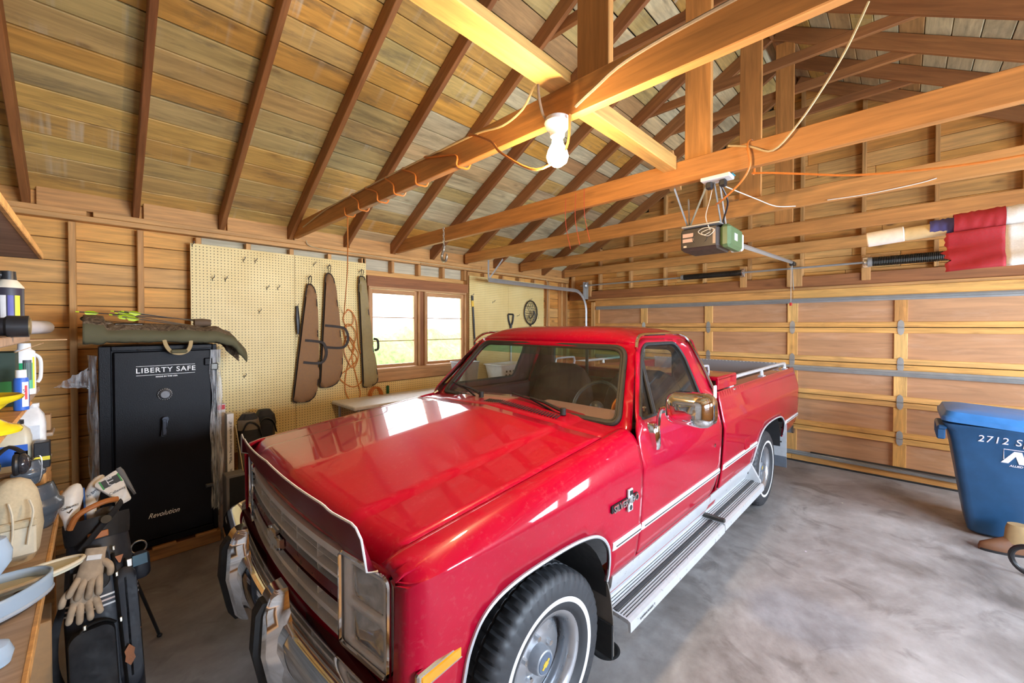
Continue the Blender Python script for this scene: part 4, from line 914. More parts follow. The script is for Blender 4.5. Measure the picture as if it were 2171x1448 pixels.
m = MB(); pts = spline([(-.30, -.05, .06), (-.22, -.10, .035), (-.12, -.12, .01), (-.02, -.10, .005), (.06, -.12, .02), (.16, -.10, .0), (.26, -.10, .01), (.33, -.06, -.01)], 5); m.tube(pts, [.012 + .01 * abs(math.sin(i * .45)) for i in range(len(pts))], 8, sx=1.6); m.build('riser', CAMO, bw)
for (c, r_) in (((-.325, -.06, .075), .04), ((.35, -.05, .0), .035)):
    m = MB(); m.tube([(c[0] + r_ * math.cos(2 * PI * k / 20), c[1] + r_ * .6 * math.sin(2 * PI * k / 20), c[2] + .4 * r_ * math.sin(2 * PI * k / 20)) for k in range(20)], .006, 6, closed=True); m.build('cam', BLKP, bw)
m = MB(); m.tube([(-.32, -.03, .07), (.35, -.03, .0)], .0015, 5); m.tube([(-.32, -.045, .065), (.35, -.045, -.005)], .0015, 5); m.build('string', BLKP, bw)
m = MB(); m.box((-.12, -.15, .03), (.16, .03, .03), ch=.008); m.box((.10, -.14, .0), (.20, .02, .022), ch=.006); m.build('sight', DARKMET, bw)
m = MB(); m.loft([[(x_, y_ * k, z_ * k + .05) for (y_, z_) in rrect(.09, .07, .03, 3)] for (x_, k) in ((.28, .9), (.33, 1.0), (.39, .8))]); m.build('quiver_hood', plain('brown_leather', (.13, .08, .045), .7), bw)
NEON = plain('neon_vane', (.62, .80, .02), .5); SHAFT = plain('carbon_shaft', (.05, .05, .05), .3); SHAFTP = metal('aluminium_shaft', (.45, .45, .45), .35)
def arrow(a, b, mat, label, vm=NEON):
    a, b = Vector(a), Vector(b); L = (b - a).length; M = frame(a, b - a); o = thing('arrow', label, 'arrow', M=M, group='arrows on the bow case')
    m = MB(); m.cyl((0, 0, 0), (L, 0, 0), .0035, 8); m.build('shaft', mat, o)
    for k in range(3):
        an = 2 * PI * k / 3 + .5; m = MB(); pr = [(.03, .003), (.045, .02), (.075, .022), (.105, .003)]; vs = [(p[0], math.cos(an) * p[1], math.sin(an) * p[1]) for p in pr]; m.add(vs + [(v[0], v[1] + .001, v[2] + .001) for v in vs], [(0, 1, 2, 3), (7, 6, 5, 4), (0, 4, 5, 1), (1, 5, 6, 2), (2, 6, 7, 3)]); m.build('vane', vm, o)
    m = MB(); m.cyl((-.012, 0, 0), (.006, 0, 0), .0045, 8); m.build('nock', NEON, o)
for i, (a, b) in enumerate((((-.08, 4.27, 1.895), (.62, 4.33, 1.845)), ((.10, 4.30, 1.905), (.63, 4.36, 1.838)), ((.155, 4.28, 1.905), (.62, 4.31, 1.832)), ((.09, 4.22, 1.875), (.80, 4.2, 1.752)), ((.12, 4.24, 1.888), (.83, 4.22, 1.742)), ((.14, 4.2, 1.862), (.78, 4.17, 1.748)))):
    arrow(a, b, SHAFT if i < 2 else SHAFTP, ['carbon arrow with neon vanes lying farthest out to the left on the bow case', 'carbon arrow with neon vanes ending in the leather hood, upper of the pair', 'silver arrow with neon vanes pointing at the leather hood', 'silver arrow with neon vanes slanting down across the bow, middle one', 'silver arrow with neon vanes reaching the camouflage end of the case', 'silver arrow with neon vanes lowest and nearest over the bow case'][i])
# ---- boxes and folded chairs beside the safe
wbx = bx('long_box', plain('white_carton', (.78, .76, .72), .6), (.80, 4.16, .525), (.05, .09, 1.04), None, .003); tag(wbx, 'tall narrow white carton with printed slogan standing beside the safe', 'box')
text('"Made in America or not made at all"', .030, plain('print_black', (.02, .02, .02), .6), wbx, Matrix(((0, -1, 0, .800), (0, 0, -1, 4.1145), (1, 0, 0, .80), (0, 0, 0, 1))), sx=.80)
text('Co.', .03, MATS['print_black'], wbx, Matrix(((0, -1, 0, .800), (0, 0, -1, 4.1145), (1, 0, 0, .555), (0, 0, 0, 1))))
rbx = bx('red_white_box', plain('red_white_carton', (.70, .66, .62), .6), (.765, 4.33, .555), (.07, .07, 1.11), None, .003); tag(rbx, 'tall pale carton with a red corner behind the slogan carton', 'box'); bx('red_label', plain('red_print', (.60, .03, .04), .5), (.765, 4.294, 1.08), (.06, .002, .04), rbx, 0)
kb = thing('black_case', 'black upright case with pale edges in front of the white carton', 'case', (.80, 4.0, 0)); bx('case_face', plain('matte_black', (.006, .006, .006), .6), (.008, -.066, .285), (.105, .005, .53), kb, 0); bx('case_shell', plain('case_grey', (.16, .15, .14), .5), (0, 0, .285), (.135, .13, .57), kb, .004)
tag((lambda m: (m.cyl((.83, 4.08, .95), (.93, 3.98, .02), .004, 8), m.build('thin_rod', plain('pale_wood_rod', (.62, .50, .28), .6)))[1])(MB()), 'thin pale wooden rod leaning beside the black case', 'rod')
def camp_chair(loc, label, mats, h=1.0, rz=0.0):
    o = thing('camp_chair', label, 'camp chair', loc, rz, 'folded camp chairs'); n_ = random.random() * 10
    m = MB(); rings = []
    for (z, k) in ((.12, .5), (.25, .8), (.5, .9), (.72, 1.0), (.86, 1.15), (.95, 1.05), (1.0, .6)):
        rings.append([(.085 * k * (1 + .35 * noise.noise((math.cos(a) * 2 + n_, math.sin(a) * 2, z * 4))) * math.cos(a), .075 * k * (1 + .35 * noise.noise((math.cos(a) * 2, math.sin(a) * 2 + n_, z * 5))) * math.sin(a), z * h) for a in [2 * PI * k2 / 18 for k2 in range(18)]])
    m.loft(rings); m.m = [0 if (i // 18) % 2 == 0 or i % 18 < 9 else 1 for i in range(len(m.f))]; m.build('folded_cloth', mats, o, ang=25)
    for (x_, y_) in ((-.06, -.05), (.06, -.05), (-.05, .05), (.06, .05)): m = MB(); m.cyl((x_, y_, 0), (x_ * .8, y_ * .8, .96 * h), .008, 8); m.build('leg_tube', DARKMET, o)
    m = MB(); m.tube(spline([(-.08, -.08, .80 * h), (-.03, -.10, .93 * h), (.05, -.09, .90 * h), (.09, -.06, .78 * h)], 4), .006, 6, sx=2.5); m.build('strap', BLKP, o)
    return o
camp_chair((.97, 4.28, 0), 'folded grey and black camp chair standing beside the white carton', [plain('grey_tan_cloth', (.20, .165, .12), .85), plain('charcoal_cloth', (.03, .03, .03), .85)], 1.0)
camp_chair((1.13, 4.42, 0), 'folded all-black camp chair nearest the pegboard seam', [plain('charcoal_cloth', (.03, .03, .03), .85), BLKP], .99)
# ---- workbench
wk = thing('workbench', 'plywood workbench with pale front edge along the end wall', 'workbench', (-.5, 1.8, 0))
bx('bench_top', PLYC, (.005, 0, .88), (.73, 2.95, .035), wk); bx('front_edge', W_STUD, (.368, 0, .88), (.012, 2.95, .038), wk, .002)
for (x_, y_) in ((.30, 1.40), (.30, -1.3), (-.3, 1.40), (-.3, -1.3)): bx('leg', W_STUD, (x_, y_, .43), (.09, .09, .86), wk)
sh = thing('shelving_unit', 'plywood wall shelves above the workbench', 'shelf', (-.5, 1.5, .9))
bx('shelf_board', PLYC, (0, -.05, 1.172), (.72, 2.1, .02), sh, .003); bx('shelf_board', PLYC, (0, -.30, .853), (.715, 1.6, .022), sh, .003); bx('shelf_board', PLYC, (-.01, -.05, .640), (.71, 2.1, .022), sh, .003); bx('shelf_board', W_STUD, (.335, -.35, .6455), (.05, 1.7, .012), sh, .003)
bx('shelf_edge', W_DOORW, (.355, -.05, 1.172), (.012, 2.1, .024), sh, .002)
for y_ in (-1.0, -.1, .75): bx('upright', W_STUD, (-.30, y_, .59), (.06, .06, 1.18), sh)
bx('shelf_board', PLYC, (.15, 1.66, .345), (.40, .14, .018), sh, .003); bx('upright', W_STUD, (-.02, 1.66, .17), (.05, .05, .34), sh)
# ---- things on the shelves
def can(loc, label, body, h=.13, r=.029):
    o = thing('spray_can', label, 'spray can', loc, 0, 'spray cans on the shelf'); m = MB(); m.lathe([(0, 0), (r, 0), (r, h), (r * 1.04, h + .003), (r * .98, h + .008), (r * .62, h + .024), (r * .55, h + .026), (0, h + .026)], 28, mis=[0, 0, 0, 1, 1, 1, 1]); m.build('can_body', [body, plain('can_cream', (.66, .60, .48), .4)], o)
    m = MB(); m.lathe([(0, h + .024), (r * .55, h + .024), (r * .5, h + .05), (0, h + .052)], 20); m.cyl((-.012, -.012, h + .038), (-.034, -.02, h + .038), .009, 12); m.build('nozzle', BLKP, o)
    for (a0, cl) in ((3.6, (.62, .58, .56)), (4.3, (.75, .72, .70)), (4.75, (.05, .04, .25)), (5.2, (.80, .72, .05))):
        m = MB(); m.grid(lambda u, v: ((r + .0006) * math.cos(a0 + .36 * u), (r + .0006) * math.sin(a0 + .36 * u), .012 + (h - .03) * v), 5, 1); m.build('label_patch', plain('label_%d' % int(a0 * 10), cl, .45), o)
CANB = plain('can_dark', (.04, .035, .05), .4); can((-.166, 1.80, 1.764), 'white, black and yellow spray can with black nozzle on the shelf', CANB); can((-.232, 1.80, 1.764), 'dark spray can at the edge behind the green tool', CANB)
o = thing('string_trimmer', 'green power tool tube with a black coupling on the shelf', 'tool', (-.2, 1.60, 1.79)); m = MB(); m.tube([(-.2, 0, 0), (-.02, 0, 0), (.04, 0, 0)], [.026, .024, .018], 18); m.build('tube', plain('dark_green_enamel', (.01, .07, .055), .2, coat=.6), o)
m = MB(); m.tube([(.02, 0, .0), (.045, 0, .0), (.05, 0, 0), (.085, 0, 0)], [.02, .022, .027, .027], 12); m.build('coupling', BLKP, o); m = MB(); m.cyl((.0, 0, .018), (.0, 0, .036), .014, 10); m.box((-.1, 0, .022), (.10, .02, .02), ch=.006); m.build('trigger_block', plain('grey_brown', (.20, .17, .14), .5), o); m = MB(); m.cyl((.084, 0, 0), (.088, 0, 0), .021, 14); m.build('coupling_bore', plain('brass_dark', (.30, .22, .10), .4, .5), o)
o = thing('rolled_mat', 'rolled grey mat with white edge on the shelf', 'mat', (-.16, 1.80, 1.786)); m = MB(); sp = [(.0235 * (1 - k / 70) * math.cos(k * .42), .0235 * (1 - k / 70) * math.sin(k * .42)) for k in range(46)]; q = frame((0, 0, 0), (.19, .98, 0)); m.loft([[tuple(q @ Vector((s, p[0], p[1]))) for p in sp] for s in (-.06, .0, .12, .25)], closed=False); m.build('roll', plain('grey_felt', (.42, .42, .44), .9), o, sol=.002)
def carton(name, label, loc, d, mats, rz=0.0, flaps=True, cat='box'):
    o = thing(name, label, cat, loc, rz); w_, dp, h = d
    for (c, s_, nm) in (((0, -dp / 2, h / 2), (w_, .003, h), 'side'), ((0, dp / 2, h / 2), (w_, .003, h), 'side'), ((-w_ / 2, 0, h / 2), (.003, dp, h), 'side'), ((w_ / 2, 0, h / 2), (.003, dp, h), 'side'), ((0, 0, .002), (w_, dp, .003), 'bottom')): bx(nm, mats, c, s_, o, 0)
    if flaps:
        for (sx_, ang) in ((1, .6), (-1, .9)):
            m = MB(); m.box((0, 0, 0), (.06, dp, .002)); f_ = m.build('flap', CARD, o, smooth=False); f_.matrix_local = Matrix.Translation((sx_ * (w_ / 2 + .026), 0, h + .012)) @ Matrix.Rotation(-sx_ * .45, 4, 'Y')
    return o
GRN = plain('box_green', (.03, .20, .05), .5); YEL = plain('box_yellow', (.80, .66, .04), .5); NAVG = plain('box_black_green', (.012, .03, .016), .45)
o = carton('parts_box', 'green and yellow parts box with open flaps and a deer badge', (-.216, 1.94, 1.552), (.10, .08, .160), NAVG)
m = MB(); m.prism(rrect(.044, .034, .012, 4), .001, M=Matrix(((1, 0, 0, -.005), (0, 0, -1, -.042), (0, 1, 0, .105), (0, 0, 0, 1)))); m.build('badge', GRN, o); m = MB(); m.tube([(p[0] - .005, -.0425, p[1] + .105) for p in rrect(.044, .034, .012, 4)], .0018, 5, closed=True); m.prism([(-.015, -.004), (-.008, -.001), (.004, -.001), (.012, -.006), (.015, -.004), (.008, .003), (.010, .009), (.006, .008), (.003, .003), (-.006, .004), (-.013, .0)], .0015, M=Matrix(((1, 0, 0, -.005), (0, 0, -1, -.0425), (0, 1, 0, .105), (0, 0, 0, 1)))); m.build('badge_deer', YEL, o)
bx('green_panel', GRN, (0, -.0425, .045), (.088, .001, .06), o, 0); bx('yellow_side', YEL, (.0465, 0, .07), (.001, .078, .13), o, 0)
o = carton('filter_box', 'small green and yellow filter box in front of the deer badge box', (-.235, 1.76, 1.552), (.06, .05, .10), YEL, flaps=False); bx('green_band', GRN, (0, -.0265, .06), (.061, .001, .04), o, 0); bx('grey_lid', plain('carton_grey', (.48, .43, .38), .7), (0, 0, .10), (.062, .052, .06), o, .01)
def bottle(name, label, loc, prof, body, cap, capz, cat='bottle', n=20, sx=1.0, patches=()):
    o = thing(name, label, cat, loc); m = MB(); m.lathe(prof, n, M=Matrix.Diagonal((1, sx, 1, 1))); m.build('bottle_body', body, o, ang=50); m = MB(); m.lathe([(0, capz), (cap[1], capz), (cap[1] * .95, capz + cap[2]), (0, capz + cap[2])], 16); m.build('cap', cap[0], o)
    for i, (a0, da, z0, z1, cm) in enumerate(patches):
        r = max(p[0] for p in prof) + .0008; m = MB(); m.grid(lambda u, v: (r * math.cos(a0 + da * u), sx * r * math.sin(a0 + da * u), z0 + (z1 - z0) * v), 8, 1); m.build('label', cm, o)
    return o
BLUE = plain('label_blue', (.02, .11, .50), .4); WPL = plain('white_plastic', (.78, .78, .78), .4); GREN = plain('label_green', (.02, .32, .13), .4)
bottle('adhesive_tube', 'blue and white bottle with square cap on the shelf front', (-.146, 1.80, 1.5525), [(0, 0), (.0145, 0), (.015, .004), (.015, .085), (.013, .092), (0, .092)], BLUE, (WPL, .011, .022), .092, patches=((4.9, .9, .01, .08, WPL), (5.2, .4, .03, .07, plain('label_red', (.6, .05, .06), .4))))
text('5', .013, MATS['print_black'], bpy.data.objects['adhesive_tube'], Matrix(((.9, 0, .4, .0064), (.4, 0, -.9, -.0145), (0, 1, 0, .055), (0, 0, 0, 1))), depth=.0004)
o = bottle('herbicide_jug', 'white jug with green and yellow label behind the blue bottle', (-.170, 2.20, 1.553), [(0, 0), (.025, 0), (.026, .01), (.026, .125), (.025, .15), (.015, .158), (0, .158)], WPL, (WPL, .016, .02), .158, sx=.6, patches=((4.0, 1.5, .02, .11, GREN), (4.6, .8, .05, .12, plain('label_black', (.02, .02, .02), .4)), (5.5, .25, .02, .13, YEL), (4.2, .5, .03, .06, plain('label_orange', (.7, .25, .05), .4))))
m = MB(); m.tube(spline([(.022, 0, .14), (.036, 0, .12), (.036, 0, .06), (.029, 0, .04)], 5), .005, 8); m.build('jug_handle', WPL, o)
o = thing('yellow_wheel_rim', 'glossy yellow spool shaped wheel rim on the low shelf', 'wheel rim', (-.175, 1.45, 1.5525)); m = MB(); m.lathe([(.012, 0), (.058, .0), (.060, .006), (.056, .012), (.04, .018), (.026, .03), (.026, .05), (.04, .064), (.060, .074), (.063, .080), (.058, .084), (.04, .076), (.02, .060), (.012, .06)], 40, closed=True); m.build('rim_shell', plain('yellow_enamel', (.78, .62, .015), .18, coat=.8), o, ang=50)
tag(bx('cardboard_scrap', CARD, (-.14, 2.25, 1.742), (.10, .16, .004), None, 0, .3), 'loose cardboard flap lying on top of the jug and box', 'cardboard')
# ---- riser crate with jugs
cr = thing('riser_crate', 'low wooden crate on the bench behind the knee pads', 'crate', (-.31, 3.03, .8985))
for k in range(3): bx('slat', W_STUD, (0, -.165, .035 + .073 * k), (.29, .015, .066), cr); bx('slat', W_STUD, (.14, 0, .035 + .073 * k), (.015, .31, .066), cr)
bx('lid', PLYC, (0, 0, .222), (.30, .345, .012), cr)
def jug(name, label, loc, w_, d, h, body, extra, cat='jug'):
    o = thing(name, label, cat, loc); m = MB(); rings = []
    for (z, k) in ((0, .92), (.012, 1), (h * .70, 1), (h * .86, .82), (h * .95, .45), (h, .30)): rings.append([(p[0] * k + (.18 * w_ * (1 - k)), p[1] * k, z) for p in rrect(w_, d, min(w_, d) * .25, 4)])
    m.loft(rings); m.build('jug_body', body, o, ang=50); m = MB(); m.cyl((.12 * w_, 0, h), (.12 * w_, 0, h + .018), w_ * .19, 14); m.build('cap', extra[0], o); m = MB(); m.tube(spline([(-w_ * .15, 0, h * .97), (-w_ * .42, 0, h * .95), (-w_ * .53, 0, h * .80), (-w_ * .5, 0, h * .62)], 5), d * .12, 8); m.build('jug_handle', body, o)
    for (x_, z_, ww, hh, mt) in extra[1]: bx('label', mt, (x_, -d / 2 - .0006, z_), (ww, .001, hh), o, 0)
    return o
jug('white_jug', 'tall white plastic jug on the crate beside the wall', (-.222, 3.035, 1.1285), .105, .085, .27, WPL, (WPL, [(.0, .11, .07, .15, plain('label_pale', (.62, .66, .72), .5))]))
jug('oil_jug', 'cream topped oil jug with dark label on the crate', (-.268, 2.935, 1.1285), .12, .08, .21, plain('cream_plastic', (.62, .55, .40), .4), (BLKP, [(0, .075, .10, .09, BLUE), (.03, .075, .04, .03, plain('label_red', (.6, .05, .06), .4))]))
o = tag(bx('cartridge_box', BLKP, (-.175, 2.905, 1.19), (.05, .06, .12), None, .003), 'small black box with yellow stripe on the crate', 'box'); bx('yellow_stripe', YEL, (-.175, 2.8745, 1.175), (.05, .001, .018), o, 0)
tag(bx('cardboard_box', CARD, (-.19, 3.16, 1.30), (.06, .07, .08), None, .002), 'little brown cardboard box on the ledge above the white jug', 'box')
# ---- knee pads, ear muffs, canvas bag, pad, visor
DGR = plain('dark_blue_grey_plastic', (.075, .09, .11), .25, coat=.3)
def kneepad(loc, rz, label, k=1.0):
    o = thing('knee_pad', label, 'knee pad', loc, rz, 'knee pads on the bench'); m = MB()
    def f(u, v):
        a = -1.15 + 2.3 * u; zz = .17 * v; b = math.sin(PI * min(1, max(0, v * 1.0))) ; r = (.062 + .018 * b + (.012 if .35 < v < .6 else 0)) * k; return (r * math.sin(a), -r * math.cos(a) + .05, zz * k)
    m.grid(f, 22, 16); m.build('shell', DGR, o, ang=60, sol=.006)
    m = MB(); m.grid(lambda u, v: ((.058 * k) * math.sin(-1.2 + 2.4 * u), -(.058 * k) * math.cos(-1.2 + 2.4 * u) + .058, .165 * k * v), 16, 8); m.build('padding', BLKP, o, sol=.012)
    for z_ in (.05, .13): m = MB(); m.tube([(.06 * k * math.sin(t_), -.06 * k * math.cos(t_) + .055, z_ * k) for t_ in [1.1 + (2 * PI - 2.2) * j / 14 for j in range(15)]], .006, 6, sx=.4); m.build('strap', BLKP, o)
    return o
kneepad((-.19, 2.72, .8985), .35, 'dark plastic knee pad standing nearest the golf bag', 1.15); kneepad((-.315, 2.76, .8985), .1, 'dark plastic knee pad half hidden by the canvas bag', 1.25)
for y_, z_, l_ in ((2.72, 1.095, 'dark plastic knee pad stacked on top by the ear muffs'),): o = kneepad((-.20, y_, z_), .25, l_, .62)
o = thing('ear_muffs', 'black ear muffs with shiny cups and wire band on the bench', 'ear muffs', (-.235, 2.57, 1.20))
for (x_, r_) in ((-.045, .9), (.03, 1.0)): m = MB(); m.sphere((x_, -.02, .035), (.022 * r_, .038 * r_, .042 * r_)); m.build('cup', plain('glossy_black', (.03, .03, .035), .12, coat=1.0), o)
m = MB(); m.tube([(.012 + .012 * math.cos(t_) * 0, -.02 + .03 * math.cos(t_), .035 + .036 * math.sin(t_)) for t_ in [2 * PI * k / 16 for k in range(16)]], .009, 8, closed=True); m.build('cushion', BLKP, o)
m = MB(); m.tube(spline([(.045, -.02, .04), (.075, -.03, .06), (.08, -.03, .01), (.07, -.02, -.05), (.04, 0, -.06)], 4), .002, 6); m.build('wire_band', STEEL, o); m = MB(); m.tube(spline([(-.045, 0, .07), (-.01, .03, .10), (.03, 0, .075)], 5), .006, 6, sx=2); m.build('headband', BLKP, o)
BEI = plain('beige_canvas', (.50, .40, .25), .9, bump=.3, scale=90); BEI2 = plain('light_webbing', (.60, .52, .38), .85)
o = thing('canvas_bag', 'beige canvas tool bag with drawstrings slumped on the bench', 'bag', (-.225, 2.42, .8985)); m = MB(); rings = []
for (z, k) in ((0, .85), (.03, 1), (.12, 1.05), (.2, 1.0), (.26, .85), (.30, .55), (.315, .25)): rings.append([((.075 * k + .012 * noise.noise((math.cos(a) * 1.5, math.sin(a) * 1.5, z * 14))) * math.cos(a), (.062 * k + .012 * noise.noise((math.cos(a) * 1.5, math.sin(a) * 1.5, z * 14 + 7))) * math.sin(a), z) for a in [2 * PI * j / 26 for j in range(26)]])
m.loft(rings); m.build('bag_body', BEI, o, ang=70)
m = MB(); m.box((.02, -.068, .09), (.09, .014, .11), ch=.006); m.build('pocket', BEI2, o); m = MB(); m.box((.02, -.072, .155), (.095, .016, .03), ch=.006); m.build('pocket_flap', BEI, o)
for k in range(3): m = MB(); m.tube(spline([(-.05 + .05 * k, -.07, .24), (-.04 + .05 * k, -.09, .20), (-.03 + .04 * k, -.085, .13), (-.035 + .04 * k, -.088, .08)], 4), .0035, 6); m.build('drawstring', BEI2, o)
o = thing('oval_pad', 'long oval beige foam pad with raised rim lying on the bench', 'pad', (-.165, 2.12, .93), .32); m = MB(); ov = [(.135 * math.cos(a), .055 * math.sin(a)) for a in [2 * PI * k / 36 for k in range(36)]]
m.prism(ov, .014, bev=.004); m.build('pad_base', plain('pale_foam', (.50, .48, .36), .9), o); m = MB(); m.tube([(p[0], p[1], .014) for p in ov], .007, 8, closed=True); m.build('rim', BEI2, o); m = MB(); m.box((-.03, 0, -.015), (.12, .06, .03), ch=.005); m.build('sole_block', BEI, o)
t = NT('clear_blue_plastic'); t.set(color=(.60, .74, .88), rough=.12, trans=.55, ior=1.25); CLB = t.mat
o = thing('safety_visor', 'translucent pale blue curved visor lying on the bench edge', 'visor', (-.2, 1.98, .8985)); vis = spline([(-.20, .14, 0), (-.08, .145, 0), (.04, .135, 0), (.09, .08, 0), (.06, .0, 0), (-.02, -.07, 0), (-.20, -.13, 0)], 6)
m = MB(); m.loft([[(p[0], p[1], z) for p in vis] for z in (.02, .03, .06, .075)], closed=False); m.m = [0] * len(m.m); m.build('lens', CLB, o, sol=.006, ang=60); m = MB(); m.tube([(p[0] * 1.0, p[1], .02) for p in vis], .009, 8); m.build('frame', plain('visor_grey', (.33, .36, .40), .3), o); m = MB(); m.tube([(p[0] * .82 - .02, p[1] * .80, .012) for p in vis], .012, 8); m.build('brow_foam', plain('brown_foam', (.10, .055, .035), .9), o)
o = thing('suction_tool', 'blue rod with clear round ends standing at the bench edge', 'tool', (-.192, 1.70, .8985)); m = MB(); m.lathe([(0, 0), (.03, .004), (.036, .03), (.028, .055), (.012, .065), (0, .065)], 24); m.build('clear_end', CLB, o); m = MB(); m.lathe([(0, .24), (.016, .24), (.034, .27), (.036, .30), (.025, .335), (0, .34)], 24); m.build('clear_end', CLB, o); m = MB(); m.cyl((0, 0, .06), (0, 0, .25), .011, 14); m.build('rod', plain('vivid_blue', (.01, .08, .75), .3), o)
tag(bx('tan_carton', CARD, (-.215, 2.72, .26), (.14, .18, .52), None, .004, .05), 'tan carton on the floor between workbench and golf bag', 'box')
# ---- golf bag
NAVY = plain('navy_bag_nylon', (.018, .02, .028), .5, 0, .2, 60); BAGB = plain('black_bag_cloth', (.012, .011, .012), .7); LEA = plain('tan_leather', (.45, .15, .035), .5, bump=.3, scale=80); SILZ = metal('zip_metal', (.6, .55, .45), .3)
Bb, Bt = Vector((.035, 2.60, .0)), Vector((.0, 2.90, .84)); zx = (Bt - Bb).normalized(); xx_ = Vector((1, 0, 0)); xx_ = (xx_ - zx * xx_.dot(zx)).normalized(); yy_ = zx.cross(xx_); MBG = Matrix((xx_, yy_, zx)).transposed().to_4x4(); MBG.translation = Bb
gb = thing('golf_bag', 'dark golf stand bag with striped band and tan leather trim beside the bench', 'golf bag', M=MBG); LB = (Bt - Bb).length
def gs(z): return interp([(0, .11), (.05, .125), (.45, .128), (.6, .122), (.78, .108), (.9, .112)], z), interp([(0, .10), (.05, .115), (.45, .118), (.6, .108), (.78, .095), (.9, .10)], z)
def gring(z, o=0.0, n=36): a, b = gs(z); return [((a + o) * math.cos(2 * PI * k / n), (b + o) * math.sin(2 * PI * k / n), z) for k in range(n)]
m = MB(); m.loft([gring(z) for z in (0.02, .05, .15, .3, .45, .52, .6, .68, .74, .78)]); m.build('bag_body', NAVY, gb, ang=60)
m = MB(); m.loft([gring(.78, .004), gring(.80, .006), gring(.86, .008), gring(.885, .006), gring(.885, -.008), gring(.80, -.01)], cap=False); m.build('top_collar', BAGB, gb, ang=40)
m = MB(); m.loft([gring(-.005 + .03, .004), gring(.05, .006)]); m.build('base', BLKP, gb)
for (z, mt) in ((.485, WTXT), (.505, plain('pale_pink_stripe', (.70, .58, .55), .6)), (.525, WTXT)): m = MB(); m.loft([gring(z - .004, .0015), gring(z + .004, .0015)], cap=False); m.build('stripe', mt, gb)
def pocket(x0, x1, z0, z1, dep, mat, name='pocket', ybase=-.085): 
    m = MB(); rr_ = rrect(x1 - x0, z1 - z0, .045, 5, (x0 + x1) / 2, (z0 + z1) / 2); cx, cz = (x0 + x1) / 2, (z0 + z1) / 2
    m.loft([[(cx + (p[0] - cx) * k, ybase - d, cz + (p[1] - cz) * k) for p in rr_] for (d, k) in ((-.02, 1.0), (dep * .7, 1.0), (dep * .95, .95), (dep, .82))]); return m.build(name, mat, gb, ang=50)
pocket(-.115, .035, .06, .42, .075, BAGB); pocket(.04, .12, .10, .62, .03, NAVY); pocket(-.10, .03, .55, .74, .03, BAGB)
for (pts) in ([(-.105, -.135, .36), (-.06, -.155, .425), (.0, -.155, .43), (.035, -.13, .40)], [(.045, -.11, .70), (.05, -.12, .5), (.055, -.125, .3), (.06, -.125, .12)], [(.085, -.095, .66), (.09, -.10, .5), (.095, -.10, .32)]): m = MB(); m.tube(spline(pts, 6), .006, 6, sx=1.4); m.build('zip', plain('zip_black', (.02, .018, .016), .35, .3), gb)
for (x_, y_, z_) in ((-.06, -.16, .427), (.048, -.125, .72), (.052, -.13, .60), (.055, -.13, .40)): m = MB(); m.box((x_, y_, z_), (.012, .008, .022), ch=.003); m.build('zip_pull', SILZ, gb)
for (x_, z_, s_) in ((.065, .665, .030), (.105, .315, .032)): m = MB(); m.prism([(-s_ / 2, s_ / 2), (s_ / 2, s_ / 2), (s_ * .1, -s_ * .6), (-s_ * .1, -s_ * .6)], .004, M=Matrix(((1, 0, 0, x_), (0, 0, -1, -.108), (0, 1, 0, z_), (0, 0, 0, 1)))); m.build('leather_tab', LEA, gb)
m = MB(); m.prism([(0, -.045), (.018, -.02), (.014, .0), (.018, .02), (0, .045), (-.018, .02), (-.014, 0), (-.018, -.02)], .004, M=Matrix(((1, 0, 0, .075), (0, 0, -1, -.135), (0, 1, 0, .24), (0, 0, 0, 1)))); m.build('leather_tab', LEA, gb)
m = MB(); m.box((.095, -.098, .63), (.026, .004, .034), ch=.004); m.build('metal_tag', plain('tag_silver', (.72, .70, .66), .3, .4), gb); m = MB(); m.box((.0, -.108, .80), (.07, .006, .03), ch=.004); m.build('leather_tab', LEA, gb)
m = MB(); m.tube(spline([(-.09, -.07, .86), (-.06, -.105, .915), (.02, -.105, .945), (.075, -.08, .945)], 6), .013, 10); m.build('grab_handle', LEA, gb); m = MB(); m.tube(spline([(.09, -.06, .93), (.06, -.11, .89), (.0, -.125, .82), (-.06, -.12, .75)], 6), .018, 6, sx=.3); m.build('shoulder_strap', BAGB, gb); m = MB(); m.cyl((.03, -.128, .86), (.03, -.138, .862), .019, 18); m.build('strap_buckle', DARKMET, gb)
m = MB(); m.tube(spline([(-.10, -.05, .60), (-.15, -.02, .45), (-.16, 0, .28), (-.12, .03, .12)], 5), .016, 6, sx=.3); m.build('sling_strap', BAGB, gb)
for (tx, ty) in ((.245, 3.07), (.05, 3.20)):
    e = MBG.inverted() @ Vector((tx, ty, .008)); m = MB(); m.cyl((.09 if tx > .1 else -.02, .07, .66), e, .008, 10); m.sphere(e, .013); m.build('stand_leg', BLKP, gb)
tf = thing('pouch', 'small dark pouch with a blue patch hanging off the golf bag', 'pouch', M=MBG @ Matrix.Translation((.14, -.01, .60))); m = MB(); m.loft([[(p[0] * k, y_, p[1] * k) for p in rrect(.075, .13, .03, 4)] for (y_, k) in ((-.03, .8), (-.02, 1), (.02, 1), (.03, .8))]); m.build('pouch_body', NAVY, tf, ang=50); m = MB(); m.box((.0, -.032, .025), (.055, .002, .05), ch=0); m.build('patch', plain('patch_blue', (.10, .22, .30), .5), tf); m = MB(); m.tube([(.0 + .03 * math.cos(a), -.01, .085 + .03 * math.sin(a)) for a in [2 * PI * k / 16 for k in range(16)]], .004, 6, closed=True); m.build('carabiner', STEEL, tf)
CW = plain('headcover_white', (.80, .76, .70), .4); CBK = plain('headcover_black', (.03, .03, .03), .5)
